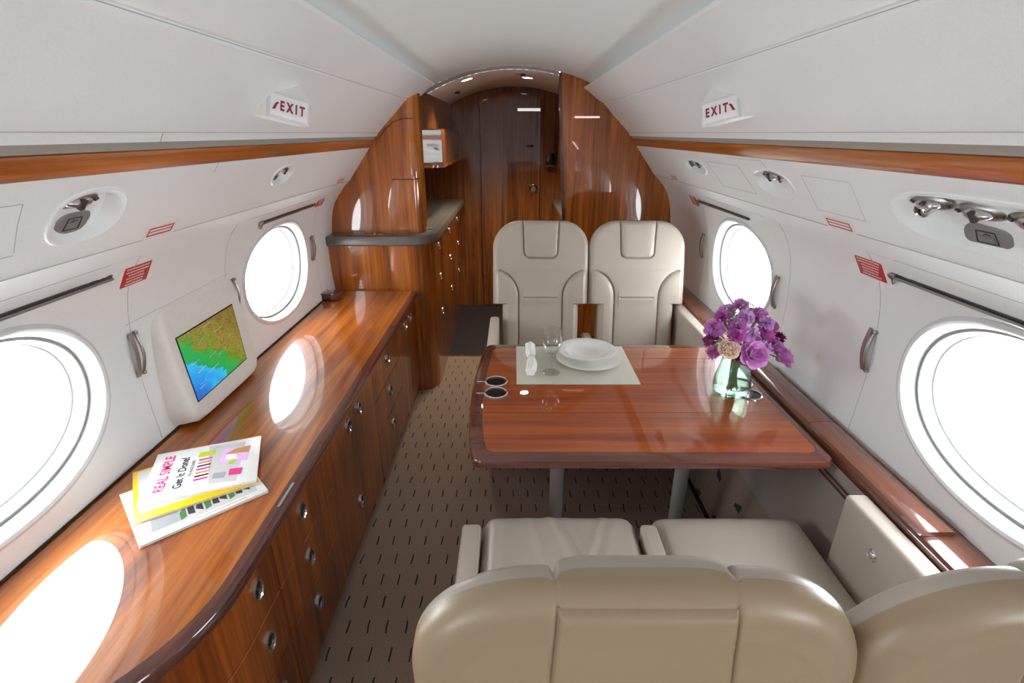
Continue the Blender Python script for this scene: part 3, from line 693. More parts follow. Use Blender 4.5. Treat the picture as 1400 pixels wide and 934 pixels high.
def reading_light(side, y, wv, L, lab, drum=False):
    f0 = slope_frame(side, y, wv); t = empty('reading_light', f0.translation.copy(), label=lab, category='reading light'); t['group'] = 'reading lights in the service panels'
    f = Matrix.Translation(t.location).inverted() @ f0
    h = L/2; b = MB()
    m_ = f @ Matrix.Translation((0, 0, -.012))
    b.lathe([(0, .004), (h*.55, .006), (h*.8, .004), (h, 0), (h, -.003)], 36, 0, m_, 1, .32); b.build('bezel', 'brushed', t)
    b = MB(); b.lathe([(0, .016), (h*.35, .015), (h*.55, .010), (h*.62, .003)], 32, 0, m_, 1, .33); b.build('lens', 'softchrome', t)
    MB().box((-h*.10, -h*.2, .009), (h*.10, h*.2, .018), .001, 0, m_).build('centre_clip', 'blackrail', t)
    for s_ in (-1, 1): MB().tube([(s_*h*.92, 0, .003), (s_*h*.72, 0, .006)], .003, 8, 0, m_).build('pivot', 'blackrail', t)
    if drum: b = MB().lathe([(h*.33, -.005), (h*.33, .024), (h*.28, .026), (h*.24, .024), (h*.22, .01), (0, .01)], 28, 0, m_ @ Matrix.Translation((0, -.006, 0)), 1, .75); b.build('lamp_head', 'chrome', t)
reading_light(-1, 1.01, .076, .115, 'reading light in the near left pocket')
reading_light(-1, 1.955, .078, .10, 'reading light in the far left pocket')
reading_light(1, 1.050, .086, .11, 'reading light with a drum head at the far end of the near right pocket', True)
reading_light(1, .935, .090, .11, 'flat reading light in the middle of the near right pocket')
reading_light(1, .825, .090, .11, 'reading light at the right edge of the photo in the near right pocket')
reading_light(1, 1.715, .080, .13, 'reading light in the middle right pocket, first of its pair')
reading_light(1, 1.645, .084, .07, 'small reading light in the middle right pocket, second of its pair')
reading_light(1, 2.49, .080, .13, 'reading light in the far right pocket nearest the bulkhead', False)
reading_light(1, 2.39, .084, .09, 'reading light in the far right pocket beside the grey latch')
def latch(side, y, wv, wd, hd, lab):
    f0 = slope_frame(side, y, wv); t = empty('call_button_panel', f0.translation.copy(), label=lab, category='button panel'); t['group'] = 'grey button panels in the light pockets'
    f = Matrix.Translation(t.location).inverted() @ f0; m_ = f @ Matrix.Translation((0, 0, -.012))
    vs = []; n = 40; fs = []
    for (ins, h) in ((0, -.006), (0, .0), (.003, .003), (.0035, .003)):
        for k in range(n):
            a = 2*pi*k/n; re = 1/((abs(cos(a))/(wd/2-ins))**3.4+(abs(sin(a))/(hd/2-ins))**3.4)**(1/3.4); x, y_ = re*cos(a), re*sin(a); vs.append((x+y_*.25, y_, h))
    for i in range(3):
        for k in range(n): fs.append((i*n+k, i*n+(k+1) % n, (i+1)*n+(k+1) % n, (i+1)*n+k))
    fs.append(tuple(3*n+k for k in range(n)))
    MB().add(vs, fs, 0, m_).build('plate', 'latch', t)
    b = MB(); q = wd*.22; r = hd*.27
    b.tube([(-q, -r, .0035), (-q*.75, r, .0035), (q, r, .0035), (q, -r, .0035), (-q, -r, .0035)], .0011, 5, 0, m_)
    b.tube([(-q*.2, r*.3, .0035), (-q*.0, r*.6, .0035), (q*.5, r*.5, .0035)], .001, 5, 0, m_); b.build('button_outline', 'ink', t)
    MB().box((-q*.8, -r*.85, .0025), (q*.8, r*.2, .0045), .0008, 0, m_).build('button', 'latch', t)
latch(-1, 1.022, .132, .085, .052, 'grey button panel under the near left reading light')
latch(-1, 1.925, .112, .05, .030, 'small grey button panel in the far left pocket')
latch(1, .940, .145, .105, .050, 'grey button panel under the triple reading lights')
latch(1, 2.365, .120, .05, .032, 'small dark grey button panel in the far right pocket')

# ------------------------------------------------------------ exit signs on the bins
def exit_sign(side):
    y = 1.535 if side < 0 else 1.63; lab = 'white wedge exit sign on the %s overhead bin' % SIDE[side]
    o = Vector((-side*0, 0, 0)); C0 = Vector((SX(side, .598), y, 1.592))
    t = empty('exit_sign', C0, label=lab, category='exit sign')
    e1 = Vector((.60, .76, -.22)) if side < 0 else Vector((.60, -.76, .22))
    e2 = Vector((.10, .14, .97)) if side < 0 else Vector((-.10, .14, .97))
    f = frame((0, 0, 0), e1, e2); w_, h_ = .054, .030
    b = MB(); fr = [(-w_-.006, -h_-.004, 0), (w_+.006, -h_-.004, 0), (w_+.006, h_+.004, 0), (-w_-.006, h_+.004, 0)]
    fr = [f @ Vector(p) for p in fr]; nrm = Vector((side*.71, 0, .71))
    # back corners: project the frame onto the bin face behind
    bk = []
    ds = [(.95, -.10, .10), (.7, .7, .05), (.5, .5, .6), (.6, .0, .7)]
    if side > 0: ds = [ds[1], ds[0], ds[3], ds[2]]
    for p, d in zip(fr, ds):
        d = Vector((side*d[0], d[1], d[2])).normalized(); P0 = Vector((side*.045, 0, .045)); k = (P0-p).dot(nrm)/d.dot(nrm); bk.append(p+d*min(max(k, .006), .10))
    b.add(fr+bk, [(0, 1, 2, 3), (7, 6, 5, 4), (0, 4, 5, 1), (1, 5, 6, 2), (2, 6, 7, 3), (3, 7, 4, 0)]); b.build('housing', 'warmwhite', t)
    MB().box((-w_-.006, -h_-.004, -.004), (w_+.006, h_+.004, .004), .002, 0, f).build('face_frame', 'frame', t)
    MB().box((-w_, -h_+.003, .003), (w_, h_-.003, .0055), .001, 0, f).build('face', 'exitface', t)
    vs, fs = text_mesh('E X I T', .034, .0006, .0011)
    b = MB(); mm = f @ Matrix.Translation((.009 if side < 0 else -.009, .0, .0062)) @ Matrix.Diagonal((.72, 1, 1, 1)); b.add(vs, fs, 0, mm); b.build('lettering', 'exit', t)
    s_ = -1 if side < 0 else 1
    ar = [(s_*.048, -.012), (s_*.040, -.011), (s_*.034, .002), (s_*.030, .006), (s_*.033, .009), (s_*.038, .006), (s_*.044, -.004)]
    vs, fs = prism(ar, .0056, .0068, 'z'); MB().add(vs, fs, 0, f).build('arrow', 'exit', t)
exit_sign(-1); exit_sign(1)

# ------------------------------------------------------------ map monitor on the left wall
mo = empty('map_monitor', (-1.06, 1.6, .672), label='white framed monitor showing a colour map between the left windows', category='monitor')
Y0, Y1 = 1.34, 1.88
bmf = [(-.985, 1.375, .68), (-.985, 1.815, .68), (-1.05, 1.86, 1.05), (-1.05, 1.40, 1.05)]   # front corners
def mpt(u, v, d):  # u along y 0..1, v up 0..1, d = depth inward 0 front
    a = Vector(bmf[0]).lerp(Vector(bmf[1]), u); b = Vector(bmf[3]).lerp(Vector(bmf[2]), u); p = a.lerp(b, v); p.x -= d; return p
n = 64; vs = []; fs = []
for (ins, dd) in ((-.016, .11), (-.012, .06), (-.004, .018), (.006, .005), (.016, .0), (.03, 0)):
    for k in range(n):
        t = 2*pi*k/n; a, b = .5-ins*1.0/.52, .5-ins/.36; p_ = 9
        re = 1/((abs(cos(t))/a)**p_+(abs(sin(t))/b)**p_)**(1/p_); q = mpt(.5+re*cos(t), max(0, .5+re*sin(t)), dd)
        vs.append(q-mo.location)
nr = 6
for i in range(nr-1):
    for k in range(n): fs.append((i*n+k, i*n+(k+1) % n, (i+1)*n+(k+1) % n, (i+1)*n+k))
fs.append(tuple((nr-1)*n+k for k in range(n)))
mobj('housing', vs, fs, 'warmwhite', mo)
def px(y, z, lift): # point on the monitor face
    k = (z-.68)/.37; return Vector((-.985-.065*k+lift, y, z))-mo.location
S = [(1.423, .747), (1.737, .754), (1.779, .948), (1.448, .947)]
def quadobj(name, c, mat, l0, l1, parent):
    vs = [px(y, z, l0) for y, z in c]+[px(y, z, l1) for y, z in c]
    return mobj(name, vs, [(4, 5, 6, 7), (0, 1, 5, 4), (1, 2, 6, 5), (2, 3, 7, 6), (3, 0, 4, 7)], mat, parent)
quadobj('bezel', [(S[0][0]-.004, S[0][1]-.004), (S[1][0]+.004, S[1][1]-.004), (S[2][0]+.004, S[2][1]+.004), (S[3][0]-.004, S[3][1]+.004)], 'black', -.004, .0015, mo)
so = quadobj('screen', S, 'screen', -.004, .0025, mo)
uvl = so.data.uv_layers.new(name='UVMap')
for lp in so.data.loops:
    v = so.data.vertices[lp.vertex_index].co+mo.location; uvl.data[lp.index].uv = ((v.y-1.41-(v.z-.75)*.16)/.33, (v.z-.752)/.22)
b = MB()
for (y, z, l) in ((1.44, .85, .06), (1.47, .82, .05), (1.52, .80, .06), (1.55, .84, .04), (1.60, .83, .05), (1.62, .90, .05), (1.58, .935, .05), (1.68, .86, .03), (1.52, .90, .05), (1.45, .775, .03), (1.46, .785, .035)):
    p = px(y, z, .003); b.tube([p, p+Vector((0, l, l*.12))], .0008, 4)
b.build('map_marks', 'paper', mo, kind='stuff')

# ------------------------------------------------------------ dining table
tb = empty('dining_table', (.39, 1.65, 0), label='glossy wooden fold-out table with dark rim set for one', category='table')
TL = Vector(tb.location)
def table_outline(ins):
    pts = []; yb, yf, xr = 2.085-ins, 1.215+ins, .915-ins*.6; r = .03
    N = 24
    pts.append((xr, yb)); 
    pts.append((xr, yf+r)); pts += [(xr-r+r*cos(t), yf+r-r*sin(t)) for t in lin(0, pi/2, 4)[1:]]
    xl = lambda y: -.152-.0+.03*((y-1.65)/.435)**2+ins
    pts += [(xl(yf)+r, yf)]+[(xl(yf)+r-r*sin(t), yf+r-r*cos(t)) for t in lin(0, pi/2, 4)[1:]]
    pts += [(xl(y), y) for y in lin(yf+r, yb-r, N)[1:]]
    pts += [(xl(yb)+r-r*cos(t), yb-r+r*sin(t)) for t in lin(0, pi/2, 4)[1:]]
    return pts
rim = []; prs = [(.045, .670), (.010, .6698), (.003, .667), (0, .660), (.0, .650), (.004, .642), (.02, .637), (.05, .636)]
n = len(table_outline(0)); vs = []; fs = []
for ins, z in prs: vs += [Vector((x, y, z))-TL for x, y in table_outline(ins)]
for i in range(len(prs)-1):
    for k in range(n): fs.append((i*n+k, i*n+(k+1) % n, (i+1)*n+(k+1) % n, (i+1)*n+k))
fs.append(tuple((len(prs)-1)*n+k for k in range(n)))
mobj('rim', vs, fs, 'edge_x', tb)
o_ = table_outline(.045)
split = 1.62; 
vs = [Vector((x, y, .6701))-TL for x, y in o_]; mobj('top_leaf', vs, [tuple(range(n))], 'wood_x', tb)
for yy in (1.487, 1.93): vs, fs = tube([Vector((-.10, yy, .6701))-TL, Vector((.885, yy, .6701))-TL], .0008, 4); mobj('leaf_joint', vs, fs, 'edge', tb)
for px_, py_ in ((.168, 1.65), (.652, 1.65)):
    b = MB().tube([(px_-.39, 0, .012), (px_-.39, 0, .636)], .0265, 24); b.build('leg', 'greymetal', tb)
    MB().lathe([(.027, .03), (.05, .012), (.055, .0005)], 28, mat=Matrix.Translation((px_-.39, 0, 0))).build('foot_plate', 'greymetal', tb)
for cx, cy in ((-.066, 1.713), (-.064, 1.622), (.838, 1.613), (.842, 1.702)):
    ch = MB().lathe([(0, -.0), (.036, .0)], 36, 1, Matrix.Translation((cx-.39, cy-1.65, .6705))).lathe([(.036, 0), (.036, .004), (.040, .0055), (.043, .003), (.043, 0)], 36, 0, Matrix.Translation((cx-.39, cy-1.65, .670))).build('cup_holder', ['chrome', 'black'], tb)
    s_ = -1 if cx < .4 else 1
    if s_ < 0: MB().tube([(cx-.39+s_*.042, cy-1.65, .671), (cx-.39+s_*.07, cy-1.65, .671)], .002, 6).build('release_pin', 'chrome', tb)
# placemat, plates, glass, napkin
pm = empty('placemat', (.24, 1.87, .6708), label='pale rectangular placemat on the table', category='placemat')
box('cloth', (-.23, -.18, 0), (.228, .18, .0022), 'mat', pm, .0008)
zt = .6732
pl = empty('dinner_plate', (.302, 1.895, zt), label='large white dinner plate, under the bowl', category='plate')
MB().lathe([(0, .002), (.04, .0), (.075, .0), (.128, .017), (.131, .019), (.128, .020), (.08, .006), (0, .005)], 56).build('dish', 'china', pl)
bw = empty('soup_bowl', (.297, 1.915, zt+.0195), label='white wide-rimmed soup bowl stacked on the dinner plate', category='bowl')
MB().lathe([(0, .0), (.045, -.001), (.07, .010), (.085, .019), (.117, .024), (.1195, .0255), (.117, .0265), (.086, .022), (.078, .017), (.06, .007), (0, .004)], 56).build('dish', 'china', bw)
MB().lathe([(.114, .0262), (.115, .0268), (.116, .0262)], 56).build('rim_line', 'warmwhite', bw)
wg = empty('wine_glass', (.145, 1.79, zt), label='clear stemmed wine glass beside the plates', category='glass')
MB().lathe([(0, .003), (.010, .0035), (.034, .0015), (.035, 0), (0, 0)], 40).build('foot', 'glass', wg)
MB().lathe([(.010, .003), (.004, .012), (.0032, .06), (.005, .076), (0, .078)], 24).build('stem', 'glass', wg)
MB().lathe([(.0, .077), (.012, .080), (.028, .094), (.037, .115), (.039, .135), (.036, .160), (.0325, .180), (.0315, .180), (.035, .158), (.0375, .135), (.0355, .116), (.027, .097), (.012, .083), (0, .081)], 48).build('bowl', 'glass', wg)
nk = empty('napkin', (.068, 1.885, zt+.019), label='rolled white napkin gathered by a ring on the placemat', category='napkin')
nk.rotation_euler = (0, 0, radians(-2))
def nap(u, t):
    a = 2*pi*t; pinch = 1-.32*exp(-((u-.48)/.10)**2); flare = 1+.18*cos(pi*2*abs(u-.5)); fold = 1+.10*sin(5*a+1.3*sin(9*u))+.05*sin(11*a+7*u)
    r = .019*pinch*fold; return (r*cos(a)*1.0+.004*sin(5*u), (u-.5)*.265, r*sin(a)*.85)
us = lin(0, 1, 40); b = MB(); g, h = grid(lambda t, u: nap(u, t), lin(0, 1, 40), us); b.add(g, h)
b.add([nap(0, k/40) for k in range(40)], [tuple(range(40))]); b.add([nap(1, k/40) for k in range(40)], [tuple(range(40))]); b.build('cloth', 'napkin', nk)
m_ = Matrix.Translation((.003, -.004, 0)) @ Matrix.Rotation(pi/2, 4, 'X'); MB().lathe([(.013, -.008), (.0145, -.008), (.0155, 0), (.0145, .008), (.013, .008)], 32, mat=m_).build('ring', 'china', nk)

# ------------------------------------------------------------ seats
H = .67; HW = .255; CR = .145; TH = .115
def outline_e(x, h):
    # distance inside the outline (positive inside)
    qx, qy = abs(x)-(HW-CR), (h-(H-CR)); 
    d = hypot(max(qx, 0), max(qy, 0))-CR+min(max(qx, qy), 0) if True else 0
    e = -d
    if h < .235: e = min(e, .205-abs(x))
    return max(e, 0)
def hwid(h):
    if h < .229: return .205
    if h <= H-CR: return HW
    return HW-CR+sqrt(max(0, CR*CR-(h-(H-CR))**2))
def bx_(h):
    if h < H-.40: return .118
    t = min(1, (h-(H-.40))/.145); return .118+(HW-.118)*(1-sqrt(1-t*t))
def TH2(h): k = min(1, (H-h)/.4); return .060+.055*k*k*(3-2*k)
def front_y(x, h):
    e = outline_e(x, h); r = .028; y = TH2(h)/2-r+(r*sqrt(1-((r-e)/r)**2) if e < r else r)
    # belly of the cushion
    y += .012*max(0, cos(pi*min(1, abs(x)/.26)/2))*0
    ax = abs(x); reg = 'centre_pad'
    pw = .095-.009*min(1, (H-h)/.2); pb = H-.195
    if h > pb-.02 and ax < pw+.02:
        # rounded bottom corners
        dx, dh = ax-(pw-.03), (pb+.03)-h
        d = (hypot(max(dx, 0), max(dh, 0))-.03) if (dx > 0 and dh > 0) else max(ax-pw, pb-h)
        if d < 0: reg = 'head_pad'; y += .012*(1-exp(d/.012))
        y -= .010*exp(-(d/.0035)**2)
    if h < H-.255:
        bb = bx_(h); sl = (bx_(h+.002)-bx_(h-.002))/.004; d = (ax-bb)/sqrt(1+min(sl*sl, 25))
        if d > 0: reg = 'side_bolster'; y += .020*(1-exp(-d/.02))*min(1, e/.03)
        else: y += .004*(1-exp(d/.02))
        y -= .011*exp(-(d/.0035)**2)*min(1, e/.02+.3)
        if ax < .095:
            d = h-(H-.405); y -= .009*exp(-(d/.004)**2)*min(1, (.095-ax)/.01); y += .006*exp(-(d/.03)**2)
            if d < 0 and reg == 'centre_pad': reg = 'lumbar_pad'
    return y, reg
def rear_y(x, h):
    e = outline_e(x, h); r = .028; y = TH2(h)/2-r+(r*sqrt(1-((r-e)/r)**2) if e < r else r); ax = abs(x); reg = 'rear_shell'
    y += .006*max(0, 1-(x/HW)**2)*min(1, e/.05)
    kk = min(1, max(0, (H-.01-h)/.35)); y += .055*kk*kk*(3-2*kk)*min(1, e/.05)
    wd = .092+max(0, (H-.014-h))*.05; tp = H-.014
    d = ax-wd
    if h > tp: y -= .003*exp(-((ax-(.092))/.0022)**2)
    if h < tp+.012:
        dd = max(d, h-tp)
        if dd < 0: reg = 'rear_panel'; y += .0025*(1-exp(dd/.003))
        y -= .004*exp(-(dd/.0022)**2)
    return -y, reg
def seam_clustered(lo, hi, n, foci):
    pts = set(round(v, 5) for v in lin(lo, hi, n))
    for f in foci:
        for d in (-.012, -.007, -.004, -.002, 0, .002, .004, .007, .012): 
            if lo < f+d < hi: pts.add(round(f+d, 5))
    return sorted(pts)
HS = seam_clustered(0, H, 100, (H-.195, H-.405, H-.014, .2295))+[]
HS = sorted(set([h for h in HS if not .2285 < h < .2315]+[.2289, .2291]+[H-CR+CR*sin(t) for t in lin(0, pi/2, 22)]))
def back_meshes():
    out = {}
    FX = .099
    inner = seam_clustered(0, FX, 26, (.088, .092, .095)); outer = [1-(1-k/70)**1.35 for k in range(1, 71)]
    hs = [('i', x) for x in inner]+[('o', v) for v in outer]; US = [(k, -v) for k, v in reversed(hs) if not (k == 'i' and v == 0)]+hs; us = US; NU = len(US)-1
    def X_(q, hw):
        k, v = q
        return v if k == 'i' else math.copysign(FX+(hw-FX)*abs(v), v)
    for which, fn in (('f', front_y), ('r', rear_y)):
        P = {}; R = {}
        for j, h in enumerate(HS):
            hw = hwid(h)
            for i, u in enumerate(us):
                x = X_(u, hw); y, r = fn(x, h); P[i, j] = (x, y, h); R[i, j] = r
        for j in range(len(HS)-1):
            for i in range(NU):
                r = R[i, j]; xm = (P[i, j][0]+P[i+1, j+1][0])/2
                if r == 'side_bolster': r = r+('L' if xm < 0 else 'R')
                vs, fs, ix = out.setdefault(r, ([], [], {})); f = []
                for k in ((i, j), (i+1, j), (i+1, j+1), (i, j+1)):
                    kk = (which,)+k
                    if kk not in ix: ix[kk] = len(vs); vs.append(P[k])
                    f.append(ix[kk])
                fs.append(tuple(f))
    # side band, top band, bottom
    vs, fs, ix = out['rear_shell']; 
    def v(fn, x, h): vs.append((x, fn(x, h)[0], h)); return len(vs)-1
    for s in (-1, 1):
        col = [(v(front_y, s*hwid(h), h), v(rear_y, s*hwid(h), h)) for h in HS]
        for a, b in zip(col, col[1:]): fs.append((a[0], b[0], b[1], a[1]))
    for h in (0, H):
        row = [(v(front_y, X_(u, hwid(h)), h), v(rear_y, X_(u, hwid(h)), h)) for u in us]
        for a, b in zip(row, row[1:]): fs.append((a[0], b[0], b[1], a[1]))
    return out
REC = radians(10)
BACKS = back_meshes()
def cushion_mesh(wrinkle):
    W, D, T, r = .46, .61, .13, .045; N = 84 if wrinkle else 34; vs = []; ix = {}; fs = []
    def q(a): return a
    import itertools
    for axis in range(3):
        for sgn in (-1, 1):
            o = [k for k in range(3) if k != axis]
            def pt(i, j):
                c = [0, 0, 0]; c[axis] = sgn; c[o[0]] = -1+2*i/N; c[o[1]] = -1+2*j/N; key = tuple(round(t, 5) for t in c)
                if key in ix: return ix[key]
                hs_ = (W/2, D/2, T/2); p = [c[k]*hs_[k] for k in range(3)]
                # concentrate: round off
                inn = [max(-hs_[k]+r, min(hs_[k]-r, p[k])) for k in range(3)]; d = Vector(p)-Vector(inn); L = d.length
                pp = Vector(inn)+(d/L*r if L > 1e-9 else d)
                if pp.z > 0:
                    x, y = pp.x, pp.y; e = min(W/2-abs(x), D/2-abs(y)); k_ = min(1, max(0, e/.06))
                    pp.z += .016*k_*(1-(x/(W/2))**2*.5)
                    if wrinkle:
                        g = 0
                        for (x0, x1, a) in ((-.03, .035, .013), (.13, .055, .011), (-.09, -.05, .006), (.02, .07, .006), (.17, .10, .006)):
                            t_ = (y-.28)/-.2; 
                            if -.2 < t_ < 1.4: g += a*exp(-((x-(x0+(x1-x0)*t_))/.014)**2)*sin(pi*min(1, max(0, (t_+.2)/1.6)))
                        pp.z += g
                ix[key] = len(vs); vs.append(pp); return ix[key]
            for i in range(N):
                for j in range(N): fs.append((pt(i, j), pt(i+1, j), pt(i+1, j+1), pt(i, j+1)))
    return vs, fs
def seat(name, loc, rz, lab, arms, wrinkle=False, grp='cream leather club seats'):
    t = empty(name, loc, rz, label=lab, category='seat'); t['group'] = grp
    R = Matrix.Translation((0, -.055, .44)) @ Matrix.Rotation(REC, 4, 'X')
    br = None
    for k, (vs, fs, _) in BACKS.items():
        nm = k.rstrip('LR'); key = 'back_'+k
        if key not in bpy.data.meshes:
            o = mobj(nm, vs, fs, 'leather_shade' if 'rear' in nm else 'leather', t, sharp=60); o.data.name = key; o.matrix_local = R
        else:
            o = link(bpy.data.objects.new(nm, bpy.data.meshes[key]), t); o.matrix_local = R
    vs, fs = cushion_mesh(wrinkle); mobj('seat_cushion', [(v[0], v[1]+.38, v[2]+.385) for v in vs], fs, 'leather', t)
    box('seat_base', (-.21, -.05, .10), (.21, .52, .325), 'leather_arm', t, .02)
    box('plinth', (-.17, 0, 0), (.17, .46, .10), 'blackrail', t, .01)
    for (x0, x1, y0, y1, z0, z1, knob) in arms:
        a = box('armrest', (x0, y0, z0), (x1, y1, z1), 'leather_arm', t, .012, 4)
        if knob:
            xx = x0 if knob < 0 else x1
            m_ = Matrix.Translation((xx+knob*.0005, y1-.14, z1-.075)) @ Matrix.Rotation(knob*pi/2, 4, 'Y')
            MB().lathe([(.0, .006), (.007, .007), (.009, .003), (.013, .003), (.016, .0)], 24, mat=m_).build('recline_button', 'chrome', a)
    return t
XL_, XR_ = .150, .662
# near pair, backs to the camera (face +y)
seat('club_seat', (XL_-.013, .572, 0), 0, 'cream leather seat with its back to the camera, on the aisle side', [(-.288, -.232, -.10, .625, .12, .465, 0), (.235, .283, -.10, .625, .12, .465, 0)], True)
seat('club_seat', (XR_-.022, .572, 0), 0, 'cream leather seat with its back to the camera, by the right window', [(.233, .290, -.12, .53, .30, .652, -1)])
# far pair, facing the camera (rotated): local x flips
seat('club_seat', (XL_-.007, 2.59, 0), pi, 'cream leather seat facing the table, on the aisle side', [(.222, .27, -.02, .44, .12, .615, 0), (-.280, -.232, -.08, .40, .12, .50, 0)])
seat('club_seat', (XR_-.006, 2.59, 0), pi, 'cream leather seat facing the table, by the right window', [(-.278, -.222, -.30, .46, .30, .655, -1 if False else 0)])

# ------------------------------------------------------------ magazines
def magazine(lab, corners, z, th, cover, seed):
    # corners: A (origin, left-bottom), B (along long side), D (up)
    A, B, D = [Vector((c[0], c[1], 0)) for c in corners]; t = empty('magazine', (A.x, A.y, z), label=lab, category='magazine')
    t['group'] = 'magazines on the worktop'
    ex, ey = (B-A), (D-A); W, Hh = ex.length, ey.length; f = frame((0, 0, 0), ex, ey)
    MB().box((.001, .001, .0004), (W-.001, Hh-.001, th-.0006), 0, 0, f).build('pages', 'paper', t)
    for zz in (0, th-.0008): MB().box((0, 0, zz), (W, Hh, zz+.0008), .0003, 0, f).build('cover', cover, t)
    return t, f, W, Hh, th
# lowest: monochrome cover
t, f, W, Hh, th = magazine('white magazine with a monochrome picture, lowest of the stack', [(-.834, .880), (-.632, 1.075), (-.984, 1.072)], .6705, .007, 'paper', 1)
def patch(t, f, pts, z, mat, name='print'): vs, fs = prism(pts, z, z+.0003, 'z'); MB().add(vs, fs, 0, f).build(name, mat, t)
patch(t, f, [(.02, .02), (W-.02, .02), (W-.02, .20), (.02, .20)], th, 'greyp'); patch(t, f, [(.03, .03), (.10, .03), (.08, .12), (.04, .10)], th+.0003, 'inkgrey')
for i in range(9): x = .09+i*.018; patch(t, f, [(x, .03+.01*(i % 3)), (x+.014, .035), (x+.018, .08), (x+.003, .06+.01*(i % 2))], th+.0006, 'ink' if i % 3 else 'leaf')
patch(t, f, [(.018, .010), (W-.05, .010), (W-.05, .012), (.018, .012)], th, 'inkgrey')
t, f, W, Hh, th = magazine('yellow bordered magazine in the middle of the stack', [(-.890, .945), (-.668, 1.100), (-1.004, 1.152)], .6780, .006, 'yellow', 2)
patch(t, f, [(.012, .03), (.13, .03), (.13, Hh-.01), (.012, Hh-.01)], th, 'greyp')
t, f, W, Hh, th = magazine('white lifestyle magazine with pink lettering, topmost of the stack', [(-.918, 1.000), (-.672, 1.098), (-1.000+.025, 1.222)], .6845, .006, 'paper', 3)
# the masthead runs up the left side of the cover
def mtext(s, size, x, y, mat, rot=90, sx=1): vs, fs = text_mesh(s, size, .0002, .0004); MB().add(vs, fs, 0, f @ Matrix.Translation((x, y, th+.0008)) @ Matrix.Rotation(radians(rot), 4, 'Z') @ Matrix.Diagonal((sx, 1, 1, 1))).build('lettering', mat, t)
patch(t, f, [(.150, .03), (.215, .02), (.225, .21), (.13, .22)], th, 'greyp')
mtext('REAL SIMPLE', .034, .038, .12, 'pink', 90, .9); mtext('Get It Done!', .028, .078, .11, 'ink', 90); mtext('LIFE MADE EASIER', .010, .1, .12, 'inkgrey', 90)
patch(t, f, [(.108, .17), (.150, .17), (.150, .195), (.108, .195)], th+.0004, 'lime')
for i in range(7): y = .055+i*.016; patch(t, f, [(.112, y), (.145, y+.003), (.145, y+.010), (.112, y+.008)], th+.0005, ('pink', 'ink', 'tanp')[i % 3])
patch(t, f, [(.165, .12), (.235, .11), (.24, .18), (.17, .19)], th+.0004, 'pale'); patch(t, f, [(.175, .16), (.238, .15), (.24, .185), (.2, .18)], th+.0006, 'tanp')
patch(t, f, [(.18, .13), (.21, .125), (.205, .15), (.18, .155)], th+.0008, 'paper'); patch(t, f, [(.19, .105), (.20, .105), (.21, .125), (.19, .12)], th+.0009, 'lime')
patch(t, f, [(.195, .05), (.225, .045), (.228, .075), (.195, .08)], th+.0006, 'pink'); patch(t, f, [(.155, .05), (.185, .045), (.188, .07), (.158, .075)], th+.0006, 'inkgrey')

# ------------------------------------------------------------ vase of flowers
VX, VY = .772, 1.628
va = empty('vase', (VX, VY, .6712), label='green tinted glass vase holding purple flowers on the table', category='vase'); va.scale = (1.2, 1.2, 1.05)
MB().lathe([(0, 0), (.040, 0), (.050, .010), (.053, .035), (.050, .065), (.043, .100), (.038, .128), (.0405, .148), (.0385, .148), (.036, .128), (.041, .100), (.048, .065), (.051, .035), (.048, .013), (0, .006)], 48).build('body', 'vase', va)
MB().lathe([(0, .007), (.047, .014), (.050, .035), (.047, .065), (.042, .090), (0, .090)], 40).build('water', 'water', va)
def petal_mesh(name, L, W, cup, curl, ruffle=.0):
    if name in bpy.data.meshes: return bpy.data.meshes[name]
    def fn(u, v):  # u -1..1 across, v 0..1 up
        wd = W*(sin(pi*min(1, v*.62+.1)))**.7*(1 if v < .8 else 1-.5*((v-.8)/.2)**2); x = u*wd; z = L*v*(1-.06*u*u*v)
        y = -cup*(x*x)/(W*W)*1.0+curl*v**2.5+ruffle*sin(u*7)*v*v; return (x, y, z)
    g, h = grid(fn, lin(-1, 1, 6), lin(0, 1, 6)); o = mobj(name, g, h, 'lav', None, 80); me = o.data; me.name = name; bpy.data.objects.remove(o); return me
